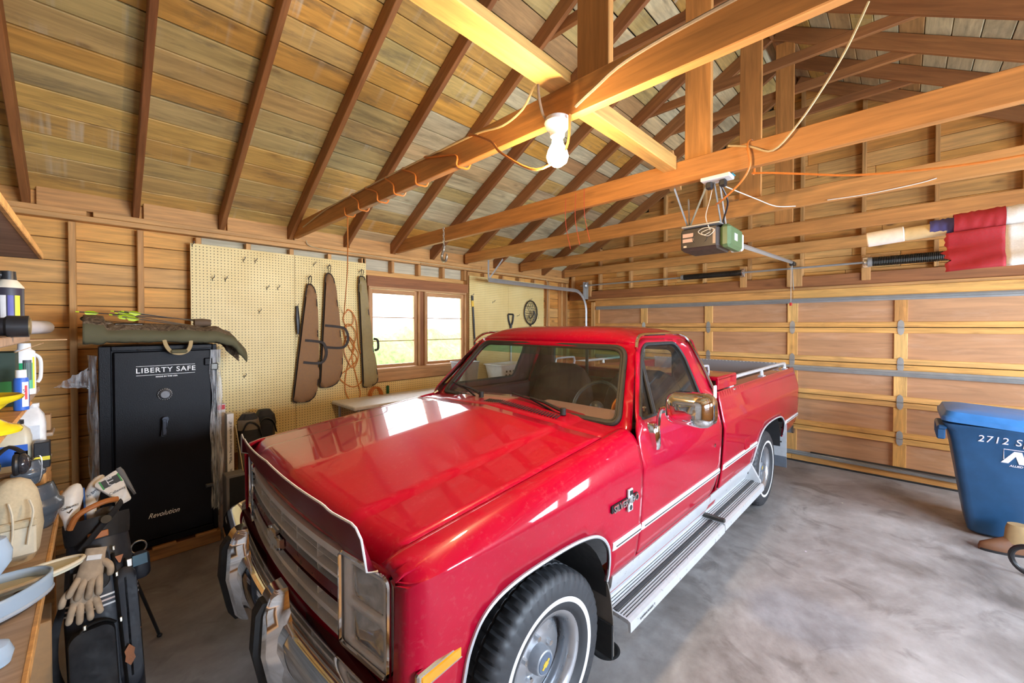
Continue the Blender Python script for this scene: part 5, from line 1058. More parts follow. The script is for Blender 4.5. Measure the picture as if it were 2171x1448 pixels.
def club(x, y, label, hx, hy, hz, ln, kind):
    o = thing('golf_club', label, 'golf club', M=MBG @ Matrix.Translation((x, y, .1)), group='golf clubs in the bag')
    m = MB(); m.cyl((0, 0, 0), (hx, hy, hz - .04), .006, 8); m.build('shaft', STEEL, o)
    m = MB()
    if kind == 'wood':
        rings = [[(hx + .03 * k * math.cos(a) + dx, hy + .028 * k * math.sin(a), hz + z) for a in [2 * PI * j / 20 for j in range(20)]] for (z, k, dx) in ((-.10, .55, 0), (-.04, .8, 0), (.0, 1.25, .0), (.05, 1.45, .006), (.085, 1.2, .014), (.11, .7, .022), (.118, .25, .026))]
        m.loft(rings); c = m.build('headcover', CW, o, ang=60); text('Callaway', .017, MATS['print_black'], c, Matrix(((.97, -.2, 0, hx + .004), (0, 0, -1, hy - .042), (.2, .97, 0, hz + .012), (0, 0, 0, 1))), depth=.0015); m = MB(); m.tube([(hx - .006, hy - .041, hz - .008), (hx, hy - .0415, hz - .016), (hx + .012, hy - .041, hz + .0)], .002, 5); m.build('chevron', BLKP, c)
    elif kind == 'smoke':
        rings = [[(hx + .026 * k * math.cos(a) + dx, hy + .024 * k * math.sin(a), hz + z) for a in [2 * PI * j / 20 for j in range(20)]] for (z, k, dx) in ((-.11, .6, 0), (-.03, .9, 0), (.04, 1.2, .012), (.08, 1.15, .028), (.105, .7, .04), (.112, .25, .045))]
        m.loft(rings); c = m.build('headcover', CW, o, ang=60); text('Ai SMOKE', .017, plain('navy_print', (.03, .06, .12), .5), c, Matrix(((.87, -.5, 0, hx + .022), (0, 0, -1, hy - .032), (.5, .87, 0, hz + .035), (0, 0, 0, 1))), depth=.0015)
        m = MB(); m.box((hx - .02, hy - .03, hz - .02), (.008, .006, .17), ch=.002); m.build('blue_stripe', plain('stripe_blue', (.02, .10, .35), .4), c)
    else:
        q = Matrix.Translation((hx, hy, hz)) @ Matrix.Rotation(-.35, 4, 'Y'); pl_ = rpoly([(-.028, -.085), (.028, -.085), (.034, -.02), (.052, .055), (.058, .075), (.035, .088), (-.052, .072), (-.06, .055), (-.034, -.02)], .012, 3)
        m.loft([[tuple(q @ Vector((p[0] * k, y_, p[1] * k))) for p in pl_] for (y_, k) in ((-.024, .88), (-.018, 1), (.018, 1), (.024, .88))]); c = m.build('headcover', CW, o, ang=50)
        m = MB(); m.box((-.002, -.0255, .045), (.070, .002, .040), ch=0, M=q); m.build('black_panel', CBK, c); m = MB(); m.box((-.038, -.0255, .045), (.006, .0022, .046), ch=0, M=q); m.build('green_bar', plain('putter_green', (.04, .30, .06), .5), c); m = MB(); m.box((.034, -.0255, .045), (.006, .0022, .046), ch=0, M=q); m.build('green_bar', MATS['putter_green'], c)
        text('YTE', .034, WTXT, c, q @ Matrix(((0, -1, 0, -.002), (0, 0, -1, -.0275), (1, 0, 0, .045), (0, 0, 0, 1))), depth=.0006); text('Callaway', .018, MATS['print_black'], c, q @ Matrix(((1, 0, 0, 0), (0, 0, -1, -.0255), (0, 1, 0, -.012), (0, 0, 0, 1))), depth=.0006)
        m = MB(); m.loft([[tuple(q @ Vector((.048 + p[0], p[1], z_))) for p in rrect(.02 * k, .05, .006, 3)] for (z_, k) in ((-.07, .5), (0, 1), (.07, 1.4), (.092, 1.0))]); m.build('grey_side', plain('putter_grey', (.12, .12, .12), .5), o)
club(-.055, -.01, 'golf club under a rounded white headcover nearest the knee pads', -.035, -.03, .85, 0, 'wood'); club(-.01, .02, 'golf club under a white headcover with blue stripes in the middle of the bag', -.01, .03, .88, 0, 'smoke'); club(.045, .0, 'putter under a boxy white headcover with black and green panel', .03, .0, .90, 0, 'putter')
club2 = thing('golf_iron', 'bare dark iron head between the headcovers', 'golf club', M=MBG @ Matrix.Translation((.02, .03, .1)), group='golf clubs in the bag'); m = MB(); m.cyl((0, 0, 0), (.01, .0, .78), .006, 8); m.build('shaft', STEEL, club2); m = MB(); m.loft([[(p[0] + .012, y_, p[1] * 1.0 + .80) for p in rrect(.07, .05, .02, 4)] for y_ in (-.012, .012)]); m.build('head', plain('dark_iron', (.10, .09, .08), .3, .7), club2)
GLV = plain('dirty_white_leather', (.44, .34, .24), .8, .0, .25, 18, bump=.3)
def glove(M, label, mirror=1):
    o = thing('golf_glove', label, 'glove', M=M, group='gloves clipped to the golf bag'); m = MB(); rings = []
    for (z, w_, d) in ((.09, .036, .014), (.06, .036, .016), (.02, .042, .018), (-.02, .045, .017), (-.045, .043, .014)): rings.append([(mirror * w_ * math.cos(a), d * math.sin(a), z) for a in [2 * PI * k / 18 for k in range(18)]])
    m.loft(rings); m.build('palm', GLV, o, ang=60)
    for (x_, L, dx) in ((-.033, .065, -.012), (-.011, .08, -.006), (.011, .082, .002), (.032, .07, .01)): m = MB(); m.tube(spline([(mirror * x_, 0, -.03), (mirror * (x_ + dx), -.012, -.04 - L * .5), (mirror * (x_ + dx * 1.6), -.004, -.04 - L)], 5), [.0135] * 5 + [.0125] * 4 + [.010, .006], 10); m.build('finger', GLV, o, ang=60)
    m = MB(); m.tube(spline([(mirror * .035, 0, .03), (mirror * .062, -.014, .005), (mirror * .07, -.012, -.035)], 5), [.014] * 5 + [.013] * 4 + [.011, .007], 10); m.build('thumb', GLV, o, ang=60)
    m = MB(); m.box((0, -.018, .05), (.05, .004, .022), ch=.002); m.build('cuff_tab', WPL, o)
glove(MBG @ Matrix.Translation((-.03, -.165, .66)) @ Matrix.Rotation(.25, 4, 'Y'), 'tan golf glove with splayed fingers hanging on the front of the golf bag'); glove(MBG @ Matrix.Translation((-.055, -.150, .57)) @ Matrix.Rotation(.05, 4, 'Y'), 'tan golf glove hanging behind and below the first glove', -1)
# ================================================================ WALL, CEILING AND RIGHT SIDE THINGS
def pegmat():
    t = NT('pegboard_yellow'); v = t.coord((1, 1, 1), False); sp = t.node('ShaderNodeSeparateXYZ'); t.link(v, sp.inputs[0]); d = []
    for ax in ('X', 'Z'): d.append(t.math('SUBTRACT', t.math('FRACT', t.math('ADD', t.math('MULTIPLY', sp.outputs[ax], 1 / .0275), 100.5)), .5))
    r = t.math('SQRT', t.math('ADD', t.math('MULTIPLY', d[0], d[0]), t.math('MULTIPLY', d[1], d[1]))); hole = t.ramp(r, [(.13, 1), (.17, 0)])
    n = t.noise(v, 2.5, 5); col = t.ramp(n, [(.35, (.80, .61, .24)), (.65, (.88, .71, .32))]); t.set(color=t.mix(hole, col, (.03, .02, .012)), rough=.45); t.bump(t.math('SUBTRACT', 1.0, hole), .5, .004); return t.mat
PEG = pegmat()
for (a, b, c, d, lab) in ((.619, 1.500, .55, 2.555, 'large yellow pegboard panel left of the seam behind the safe'), (1.504, 2.304, .35, 2.555, 'yellow pegboard panel behind the brown gun cases'), (2.308, 3.93, .25, 1.085, 'low yellow pegboard panel under the window'), (3.934, 4.772, .35, 2.557, 'yellow pegboard panel right of the window with the pole'), (4.776, 5.685, .35, 2.557, 'yellow pegboard panel with the net nearest the garage door')):
    o = tag(bx('pegboard', PEG, ((a + b) / 2, YA - .028, (c + d) / 2), (b - a, .006, d - c), None, 0), lab, 'pegboard', 'pegboard panels')
    for xx in (a + .03, b - .03): bx('batten', W_DARK, (xx, YA - .0125, (c + d) / 2), (.035, .024, d - c - .02), o, .002)
YP = YA - .031
# peg hooks
hk = MB(); hk.tube(spline([(0, .006, 0), (0, -.01, 0), (0, -.035, .0), (.006, -.05, .012), (.008, -.052, .026)], 4), .0036, 6); hk.tube([(0, -.004, 0), (0, -.006, -.024)], .003, 5); hk0 = None
HKS = [(.634, 2.542, 'single hook at the top left corner of the large pegboard'), (1.032, 2.447, 'left one of the top pair of hooks on the large pegboard'), (1.133, 2.449, 'right one of the top pair of hooks on the large pegboard'), (.783, 2.244, 'left one of the leftmost pair of hooks on the large pegboard'), (.883, 2.244, 'right one of the leftmost pair of hooks on the large pegboard'), (1.236, 2.186, 'left one of the hook pair nearest the pegboard seam'), (1.336, 2.193, 'right one of the hook pair nearest the pegboard seam'), (1.166, 1.943, 'bright single hook at mid height on the large pegboard'), (1.031, 1.299, 'lowest single hook on the large pegboard near the safe'), (1.695, 2.478, 'bright empty hook above the left brown gun case'), (1.512, 2.005, 'hook holding the black sling'), (1.640, 2.325, 'hook holding the left brown gun case'), (1.845, 2.465, 'hook holding the right brown gun case'), (2.215, 2.45, 'hook holding the olive gun case'), (4.411, 2.18, 'empty hook between the pole and the shovel handle'), (4.98, 1.97, 'empty hook between the shovel handle and the net'), (3.972, 2.26, 'hook holding the black and yellow pole'), (5.295, 2.255, 'hook holding the landing net')]
for (x_, z_, lab) in HKS:
    if hk0 is None: hk0 = hk.build('peg_hook', plain('hook_grey', (.12, .12, .12), .4, .5)); o = hk0
    else: o = hk0.copy(); COL.objects.link(o)
    o.location = (x_, YP, z_); tag(o, 'steel ' + lab, 'hook', 'pegboard hooks')
# gun cases
def gun_case(label, poly, mat, trim, loopz, straps, y=4.655, th=.035):
    cx = sum(p[0] for p in poly) / len(poly); o = thing('gun_case', label, 'gun case', (cx, y, 0), group='gun cases on the pegboard'); pl_ = [(p[0] - cx, p[1]) for p in spline([(p[0], p[1], 0) for p in poly], 3, closed=True)] if False else [(p[0] - cx, p[1]) for p in rpoly(poly, .03, 3)]
    mx_, mz_ = sum(p[0] for p in pl_) / len(pl_), sum(p[1] for p in pl_) / len(pl_)
    def f(a, b):
        dd = min(math.hypot(a - q[0], b - q[1]) for q in pl_); k = min(1, dd / .05); return (a, -th * math.sqrt(1 - (1 - k) ** 2) + .004 * noise.noise((a * 25, b * 9, 3)), b)
    m = MB(); vs, fs = cdt(pl_, (), (), .022, f); m.add(vs, fs); vs, fs = cdt(pl_, (), (), .06, lambda a, b: (a, .008, b), flip=True); m.add(vs, fs); m.build('case_body', mat, o, ang=70)
    m = MB(); m.tube([(p[0], -.004, p[1]) for p in pl_], .0075, 6, closed=True); m.build('piping', trim, o)
    tx, tz = max(pl_, key=lambda p: p[1]); m = MB(); m.tube(spline([(tx - .01, -.01, tz - .01), (tx - .012, -.03, loopz), (tx, -.035, loopz + .008), (tx + .012, -.03, loopz), (tx + .01, -.01, tz - .01)], 4), .003, 6, sx=2); m.build('hang_loop', trim, o)
    for s in straps: m = MB(); m.tube(spline([(p[0] - cx, -th - .004 + p[2], p[1]) for p in s], 5), .016, 6, sx=.22); m.build('strap', trim, o)
    return o
BRC = plain('brown_case_cloth', (.28, .145, .06), .75, bump=.25, scale=60); OLC = plain('olive_tan_case_cloth', (.30, .225, .09), .6, bump=.3, scale=40); BRN2 = plain('dark_brown_trim', (.035, .024, .018), .7)
gun_case('brown gun case on the left, hanging lower, with looped black handles', [(1.459, .985), (1.621, .971), (1.685, 1.022), (1.718, 1.17), (1.723, 1.373), (1.718, 1.711), (1.711, 2.048), (1.692, 2.198), (1.653, 2.249), (1.618, 2.251), (1.600, 2.16)], BRC, BRN2, 2.325, [[(1.575, 1.640, .0), (1.70, 1.625, .0), (1.765, 1.60, -.01), (1.795, 1.50, -.01), (1.765, 1.41, -.01), (1.70, 1.385, 0), (1.555, 1.405, 0)]])
gun_case('brown gun case on the right, hanging higher, with looped black handles', [(1.737, 1.109), (1.851, 1.105), (1.928, 1.14), (1.976, 1.232), (1.991, 1.39), (1.966, 1.708), (1.934, 2.057), (1.901, 2.316), (1.867, 2.382), (1.820, 2.39), (1.806, 2.33)], BRC, BRN2, 2.465, [[(1.785, 1.80, 0), (1.93, 1.785, 0), (2.005, 1.76, -.01), (2.04, 1.66, -.01), (2.01, 1.57, -.01), (1.94, 1.545, 0), (1.775, 1.56, 0)]])
gun_case('olive gun case with dark top hanging beside the window', [(2.238, 1.054), (2.384, 1.075), (2.428, 1.118), (2.415, 1.232), (2.366, 1.516), (2.31, 1.962), (2.264, 2.382), (2.196, 2.392), (2.189, 2.249)], OLC, BRN2, 2.45, [[(2.355, 1.64, 0), (2.40, 1.62, -.015), (2.405, 1.52, -.015), (2.365, 1.50, 0)]])
bpy.data.objects['gun_case.002'].children[0].data.materials[0] = OLC
o = thing('sling', 'black strap hanging from a hook on the pegboard seam', 'strap', (1.515, 4.665, 1.68)); m = MB(); m.tube([(0, 0, .325), (0, -.01, .20), (.004, -.012, .10), (.004, -.01, .03)], [.012, .02, .018, .010], 8, sx=.3); m.build('webbing', BLKP, o); m = MB(); m.tube([(.004 + .01 * math.cos(a), -.01, .012 + .016 * math.sin(a)) for a in [2 * PI * k / 14 for k in range(14)]], .0025, 6, closed=True); m.build('clip', STEEL, o)
# extension cords
ORG = plain('orange_cord', (.62, .20, .035), .45); TANC = plain('tan_cable', (.55, .42, .22), .5)
def cord(name, label, pts, r=.005, mat=ORG, n=5, cat='cord'): m = MB(); m.tube(spline(pts, n), r, 6); return tag(m.build(name, mat), label, cat)
L_ = [(2.03, 1.93), (2.07, 1.99), (2.13, 1.94), (2.12, 1.82), (2.04, 1.80), (2.02, 1.90), (2.09, 1.98), (2.17, 1.85), (2.20, 1.52), (2.283, 1.34), (2.252, 1.15), (2.14, 1.07), (2.01, 1.14), (1.97, 1.22), (2.08, 1.30), (2.18, 1.40), (2.09, 1.53), (2.02, 1.71), (2.07, 1.82), (2.16, 1.70), (2.12, 1.44), (2.177, 1.16), (2.213, .973), (2.138, .874), (2.03, 1.03), (2.06, 1.30), (2.15, 1.55), (2.06, 1.68), (2.02, 1.50), (2.12, 1.30), (2.20, 1.45), (2.10, 1.62), (2.04, 1.80)]
cord('tangled_cord', 'tangled orange extension cord hanging on the pegboard between gun cases', [(1.515, 3.42, 2.74), (1.78, 4.03, 2.35)] + [(p[0], YP - .012 - .006 * (i % 5), p[1]) for i, p in enumerate(L_)], .0055)
m = MB()
for k in range(7): m.tube([(2.39 + (.075 + .004 * (k % 3)) * math.cos(a) + .004 * k, YP - .015 - .007 * k, .93 + (.11 + .005 * (k % 2)) * math.sin(a)) for a in [2 * PI * j / 28 for j in range(28)]], .0055, 6, closed=True)
tag(m.build('cord_coil', ORG), 'neat round coil of orange cord below the olive gun case', 'cord')
o = thing('garden_tool', 'short green handled tool hanging beside the cord coil', 'tool', (2.58, YP - .012, .85)); bx('grip', plain('tool_green', (.01, .10, .03), .4), (0, 0, .10), (.035, .02, .18), o, .006); bx('ferrule', BLKP, (0, 0, .01), (.03, .018, .03), o, .004)
# pole, shovel, net
o = thing('extension_pole', 'black pole with a yellow sleeve hanging right of the window', 'pole', (3.975, YP - .02, 1.15)); m = MB(); m.cyl((.075, 0, 0), (.01, 0, .96), .014, 12); m.build('pole_tube', BLKP, o); m = MB(); m.cyl((.012, 0, .94), (.004, 0, 1.03), .017, 12); m.build('sleeve', plain('sleeve_yellow', (.75, .48, .03), .4), o); m = MB(); m.cyl((.004, 0, 1.03), (0, 0, 1.10), .018, 12); m.build('pole_tip', BLKP, o)
o = thing('shovel', 'shovel with a black D-shaped grip hung blade down on the pegboard', 'shovel', (4.81, YP - .02, .75)); m = MB(); m.tube(rpoly([(-.062, 1.24), (.062, 1.24), (.05, 1.14), (.018, 1.05), (-.018, 1.05), (-.05, 1.14)], .02, 3) and [(p[0], 0, p[1]) for p in rpoly([(-.062, 1.24), (.062, 1.24), (.05, 1.14), (.018, 1.06), (-.018, 1.06), (-.05, 1.14)], .02, 3)], .014, 8, closed=True); m.build('grip', BLKP, o); m = MB(); m.cyl((0, 0, .98), (0, 0, 1.08), .02, 12); m.build('collar', BLKP, o); m = MB(); m.cyl((0, 0, .25), (0, 0, 1.0), .015, 12); m.build('shaft', ALU, o)
m = MB(); m.grid(lambda u, v: ((-.12 + .24 * u) * (1 - .15 * v), -.03 * math.sin(PI * u), .30 - .30 * v), 10, 10); m.build('blade', DARKMET, o, sol=.003)
o = thing('landing_net', 'black landing net with round hoop hung beside the garage door', 'net', (5.30, YP - .03, 2.03)); hoop = [(.165 * math.cos(a), 0, .205 * math.sin(a)) for a in [2 * PI * k / 40 for k in range(40)]]; m = MB(); m.tube(hoop, .010, 8, closed=True); m.build('hoop', BLKP, o); m = MB()
for k in range(13):
    a = -.9 + 1.8 * k / 12; c = .205 * math.sqrt(1 - a * a); m.tube([(.165 * a, 0, -c), (.165 * a + .02 * math.sin(k * 2.2), -.03, -.1), (.165 * a * .7 + .02, -.045, 0), (.165 * a + .015 * math.cos(k * 3), -.03, .1), (.165 * a, 0, c)], .0022, 4); c = .165 * math.sqrt(1 - a * a); m.tube([(-c, 0, .205 * a), (-c * .4, -.04, .205 * a + .02 * math.sin(k * 1.7)), (c * .4, -.04, .205 * a - .02 * math.cos(k)), (c, 0, .205 * a)], .0022, 4)
m.build('netting', BLKP, o, kind='stuff'); m = MB(); m.tube([(-.03, 0, -.20), (.04, -.02, -.30), (.06, -.01, -.62)], .012, 8); m.build('handle', BLKP, o); m = MB(); m.tube(spline([(.02, -.05, .03), (.0, -.055, -.04), (-.06, -.04, -.1), (-.09, -.03, -.05)], 5), .008, 6); m.tube(spline([(.02, -.05, .03), (.05, -.055, -.05), (.03, -.04, -.12), (.0, -.03, -.18)], 5), .008, 6); m.build('bunched_mesh', BLKP, o)
# white table behind the truck with basket, hamper
tb_ = thing('folding_table', 'long white table against the wall behind the truck', 'table', (3.4, 4.4, 0)); bx('table_top', WPL, (0, 0, .92), (3.04, .58, .04), tb_, .01)
for (x_, y_) in ((-1.45, -.24), (1.45, -.24), (-1.45, .24), (1.45, .24)): m = MB(); m.cyl((x_, y_, 0), (x_, y_, .905), .015, 10); m.build('leg', ALU, tb_)
def basket(name, label, loc, w_, d, h, mat, holes=True, cat='basket'):
    o = thing(name, label, cat, loc); m = MB(); rings = []
    for (z, k) in ((0, .80), (.01, .82), (h * .85, .97), (h, 1.0), (h, 1.06), (h - .012, 1.06), (h - .012, .99), (.012, .80)): rings.append([(p[0] * k, p[1] * k, z) for p in rrect(w_, d, .05, 4)])
    m.loft(rings); m.build('basket_wall', mat, o, ang=40)
    if holes:
        hm_ = MB()
        for r_ in range(3):
            for c in range(7): hm_.cyl((-.36 * w_ + .12 * w_ * c, -d * (.42 + .025 * r_) - .003, h * (.25 + .2 * r_)), (-.36 * w_ + .12 * w_ * c, -d * (.42 + .025 * r_) - .008, h * (.25 + .2 * r_)), .016, 8)
        hm_.build('vent_hole', BLKP, o, kind='stuff')
    return o
basket('laundry_basket', 'white plastic laundry basket with round holes on the white table', (4.45, 4.40, .94), .62, .42, .28, WPL); basket('grey_hamper', 'tall grey translucent bin on the table by the window', (3.62, 4.42, .94), .32, .30, .36, plain('grey_bin', (.35, .36, .37), .4), False, 'bin')
# cables along the wall plate and tie beams
cord('wall_cable', 'tan electrical cable clipped along the wall plate to the corner', [(1.62, YA - .03, 2.73), (1.75, YA - .012, 2.665), (2.6, YA - .008, 2.662), (3.6, YA - .008, 2.658), (4.6, YA - .008, 2.660), (5.6, YA - .008, 2.65), (5.80, YA - .010, 2.62), (5.82, YA - .01, 2.4), (5.80, YA - .01, 1.6), (5.80, YA - .01, .9)], .006, TANC)
pts = []
for y_ in (3.42, 3.17, 2.86, 2.62, 2.34, 1.91): pts += [(1.488, y_, 2.80), (1.487, y_ - .02, 2.735), (1.515, y_ - .04, 2.722), (1.552, y_ - .06, 2.735), (1.555, y_ - .09, 2.88), (1.52, y_ - .11, 2.896), (1.488, y_ - .13, 2.87)]
cord('spiral_cord', 'orange cord spiralled around the tie beam toward the lamp', pts + [(1.47, 1.70, 2.84), (1.40, 1.50, 2.72), (1.34, 1.36, 2.60), (1.40, 1.20, 2.50), (1.47, 1.09, 2.58), (1.46, 1.06, 2.72)], .006)
cord('beam_wire', 'tan cable running along the top edge of the lamp beam', [(1.489, 4.4, 2.80), (1.489, 3.8, 2.862), (1.489, 3.2, 2.872), (1.489, 2.5, 2.875), (1.489, 2.0, 2.868), (1.489, 1.7, 2.86), (1.482, 1.50, 2.83), (1.484, 1.36, 2.865), (1.47, 1.28, 2.93), (1.46, 1.22, 2.96)], .006, TANC)
cord('lamp_cable', 'curled old cable dropping to the lamp holder', [(1.46, 1.22, 2.96), (1.42, 1.20, 2.93), (1.40, 1.19, 2.85), (1.42, 1.18, 2.75), (1.45, 1.15, 2.70)], .006, plain('old_grey_cable', (.25, .20, .15), .6))
cord('post_cable', 'dark cable stapled along the tie beam beyond the post', [(1.487, 1.05, 2.76), (1.487, .95, 2.80), (1.487, .80, 2.85), (1.487, .5, 2.872), (1.487, .0, 2.878), (1.487, -.6, 2.88)], .007, MATS['old_grey_cable'])
cord('hanging_cable', 'pale cable sweeping down from the rafters to the second tie beam', [(2.72, .14, 3.42), (2.70, .22, 3.22), (2.69, .31, 3.06), (2.685, .42, 2.90), (2.69, .54, 2.79), (2.70, .66, 2.85), (2.71, .78, 2.895)], .006, TANC)
cord('long_orange_cord', 'orange cord knotted on the second tie beam and running off to the right', [(2.95, .92, 2.62), (2.78, .82, 2.60), (2.70, .70, 2.66), (2.685, .655, 2.74), (2.69, .67, 2.86), (2.76, .66, 2.90), (2.765, .65, 2.72), (2.70, .64, 2.69), (2.69, .55, 2.665), (2.69, .40, 2.62), (2.69, .12, 2.545), (2.69, -.36, 2.50), (2.69, -1.0, 2.56), (2.69, -1.6, 2.72)], .006)
WCAB = plain('white_wire', (.75, .70, .60), .5)
cord('thin_white_wire', 'thin white wire sagging from the outlet box to the third beam', [(2.78, .84, 2.69), (3.2, .75, 2.68), (3.6, .70, 2.70), (3.86, .62, 2.74)], .0035, WCAB, cat='wire'); cord('beam_white_wire', 'thin white wire stapled on the face of the third beam', [(3.862, .42, 2.745), (3.862, .20, 2.738), (3.862, -.05, 2.75), (3.862, -.15, 2.765)], .0035, WCAB, cat='wire')
for k, (a, b) in enumerate((((2.70, 2.0, 2.84), (2.70, 1.95, 2.42)), ((2.70, 1.9, 2.86), (2.70, 1.86, 2.44)), ((2.70, 1.82, 2.88), (2.71, 1.77, 2.45)))): cord('red_wire', ['leftmost', 'middle', 'rightmost'][k] + ' of three thin red wires hanging off the second tie beam', [a, ((a[0] + b[0]) / 2 - .004, (a[1] + b[1]) / 2 + .02, (a[2] + b[2]) / 2), b], .0022, plain('red_wire', (.45, .05, .02), .5), cat='wire')
o = thing('chain_hook', 'steel lifting hook on a short chain hanging from the second tie beam', 'hook', (2.695, 3.64, 2.70))
for k in range(6):
    m = MB(); q = Matrix.Translation((-.012, 0, .16 - .032 * k)) @ Matrix.Rotation(PI / 2 * (k % 2), 4, 'Z'); m.tube([tuple(q @ Vector((.009 * math.cos(a), 0, .02 * math.sin(a)))) for a in [2 * PI * j / 12 for j in range(12)]], .0035, 6, closed=True); m.build('chain_link', plain('cast_steel', (.38, .35, .28), .45, .7), o)
m = MB(); hp = spline([(-.012, 0, -.03), (-.012, 0, -.07), (-.012, .02, -.10), (-.012, .035, -.14), (-.012, .015, -.185), (-.012, -.03, -.19), (-.012, -.055, -.15), (-.012, -.05, -.12)], 5); m.tube(hp, [.010 + .006 * math.sin(PI * i / len(hp)) for i in range(len(hp))], 8); m.build('hook', plain('cast_steel', (.38, .35, .28), .45, .7), o); m = MB(); m.tube([(-.012 + .0, .016 * math.cos(a), -.035 + .02 * math.sin(a)) for a in [2 * PI * j / 14 for j in range(14)]], .006, 6, closed=True); m.build('eye', GALV, o)
# ---- garage door hardware
tk = thing('door_track', 'galvanised roller track curving along the left side of the garage door', 'track', (6.40, 4.30, 0)); path = [(6.405, 4.26, .05), (6.405, 4.26, 1.0), (6.405, 4.26, 1.95)] + [(6.405 - .38 + .38 * math.cos(a), 4.26, 2.06 + .38 * math.sin(a)) for a in [PI / 2 * k / 8 for k in range(9)]] + [(5.8, 4.26, 2.44), (5.0, 4.26, 2.445), (3.92, 4.26, 2.455)]
m = MB(); m.tube([(p[0] - 6.40, p[1] - 4.30, p[2]) for p in path], .030, 4, sx=.55); m.build('track_channel', GALV, tk, ang=20); m = MB(); m.box((-2.47, -.03, 2.62), (.03, .004, .34)); m.build('hanger_strap', GALV, tk); m = MB(); m.tube([(-2.46, -.03, 2.47), (-2.20, -.05, 2.78)], .012, 4, sx=.3); m.build('hanger_brace', GALV, tk); m = MB(); m.box((.0, -.0, 2.46), (.09, .012, .32)); m.box((.05, 0, 2.46), (.006, .10, .32)); m.build('bearing_plate', GALV, tk)
ts = thing('torsion_shaft', 'steel torsion shaft with cable drum above the garage door', 'shaft', (6.42, 1.05, 2.555)); m = MB(); m.cyl((0, 3.35, 0), (0, -3.2, 0), .013, 10); m.build('shaft_tube', GALV, ts); m = MB(); q = Matrix.Translation((0, 3.24, 0)) @ Matrix.Rotation(PI / 2, 4, 'X'); m.lathe([(0, -.04), (.05, -.04), (.055, -.03), (.042, -.02), (.045, .02), (.055, .03), (.03, .05), (0, .05)], 24, M=q); m.build('cable_drum', GALV, ts)
for (y_) in (1.66, .33): m = MB(); m.box((.035, y_ - 1.05, 0), (.008, .06, .12), ch=.002); m.cyl((0, y_ - 1.05 + .012, 0), (0, y_ - 1.05 - .012, 0), .036, 16); m.build('spring_bracket', STEEL, ts)
def spring(y0, y1, r, label, turns):
    o = thing('torsion_spring', label, 'spring', (6.42, (y0 + y1) / 2, 2.555), group='torsion springs'); n = turns * 10; m = MB(); m.tube([(r * math.cos(2 * PI * turns * k / n), (y0 - y1) / 2 - (y0 - y1) * k / n, r * math.sin(2 * PI * turns * k / n)) for k in range(n + 1)], (y0 - y1) / turns * .47, 6); m.build('coil', DARKMET, o); m = MB(); m.cyl((0, (y0 - y1) / 2 + .01, 0), (0, (y0 - y1) / 2 - .03, 0), r * 1.15, 16); m.build('winding_cone', GALV, o)
    m = MB(); m.cyl((0, (y1 - y0) / 2 + .02, 0), (0, (y1 - y0) / 2 - .03, 0), r * 1.1, 16); m.build('end_cone', DARKMET, o)
spring(2.50, 1.69, .036, 'left torsion spring, plain dark, above the garage door', 58); spring(.30, -.55, .050, 'right torsion spring, thicker with a ridged coil, below the flag', 60)
# ---- opener
op = thing('garage_opener', 'garage door opener with dark front, green cover and drive rail', 'opener', (3.2, 1.045, 2.34))
bx('motor_housing', plain('opener_brown', (.055, .042, .035), .45), (-.02, .02, .085), (.28, .27, .165), op, .02); fpl = bx('front_plate', plain('opener_front', (.045, .034, .028), .4), (-.163, .02, .09), (.008, .24, .14), op, .004)
bx('green_cover', plain('opener_green', (.11, .19, .085), .4), (.0, -.150, .085), (.30, .07, .16), op, .02); bx('lens_cover', plain('white_lens', (.75, .76, .66), .3), (.165, -.14, .075), (.04, .09, .13), op, .012); bx('top_rail', GALV, (-.03, .0, .172), (.34, .26, .012), op, .002)
for (y_, z_, w_, h_, c) in ((.095, .115, .075, .028, (.62, .42, .34)), (.095, .078, .075, .026, (.62, .42, .34)), (.115, .035, .022, .014, (.62, .52, .38)), (-.085, .085, .018, .10, (.50, .38, .28))): bx('sticker', plain('sticker_%d' % int(z_ * 1000), c, .6), (-.1675, y_, z_), (.001, w_, h_), fpl, 0)
for sg in (-1, 1): m = MB(); m.tube([(-.168, .012 + sg * (.028 + .022 * math.cos(a)) * 1.0, .085 + .03 * math.sin(a)) for a in [-1.3 + 2.6 * k / 8 - PI / 2 * 0 for k in range(9)]], .002, 5); m.build('vent_arc', BLKP, fpl)
bx('cover_label', WTXT, (-.02, -.1856, .085), (.07, .001, .05), op, 0)
m = MB(); m.tube([(.12, 0, .14), (3.18, 0, .285)], .022, 4, sx=.7); m.build('drive_rail', GALV, op); m = MB(); m.box((3.16, 0, .265), (.12, .06, .05), ch=.005); m.build('rail_bracket', DARKMET, op); m = MB(); m.tube([(3.12, 0, .25), (3.20, 0, -.02), (3.25, 0, -.06)], .014, 4, sx=.4); m.build('door_arm', GALV, op); m = MB(); m.tube([(3.12, .01, .25), (3.13, .012, -.24)], .003, 5); m.build('release_cord', WCAB, op); m = MB(); m.box((3.13, .012, -.26), (.03, .03, .04), ch=.005); m.build('release_handle', plain('release_red', (.65, .04, .03), .4), op)
for (a, b) in (((-.44, .085, .39), (-.10, .115, .175)), ((-.44, -.17, .37), (-.06, -.10, .175)), ((-.10, .115, .175), (-.42, -.12, .37)), ((-.10, .11, .18), (-.28, .05, .34)), ((-.02, -.12, .175), (-.40, -.19, .37))): m = MB(); m.tube([a, b], .016, 4, sx=.35); m.build('perforated_hanger', GALV, op)
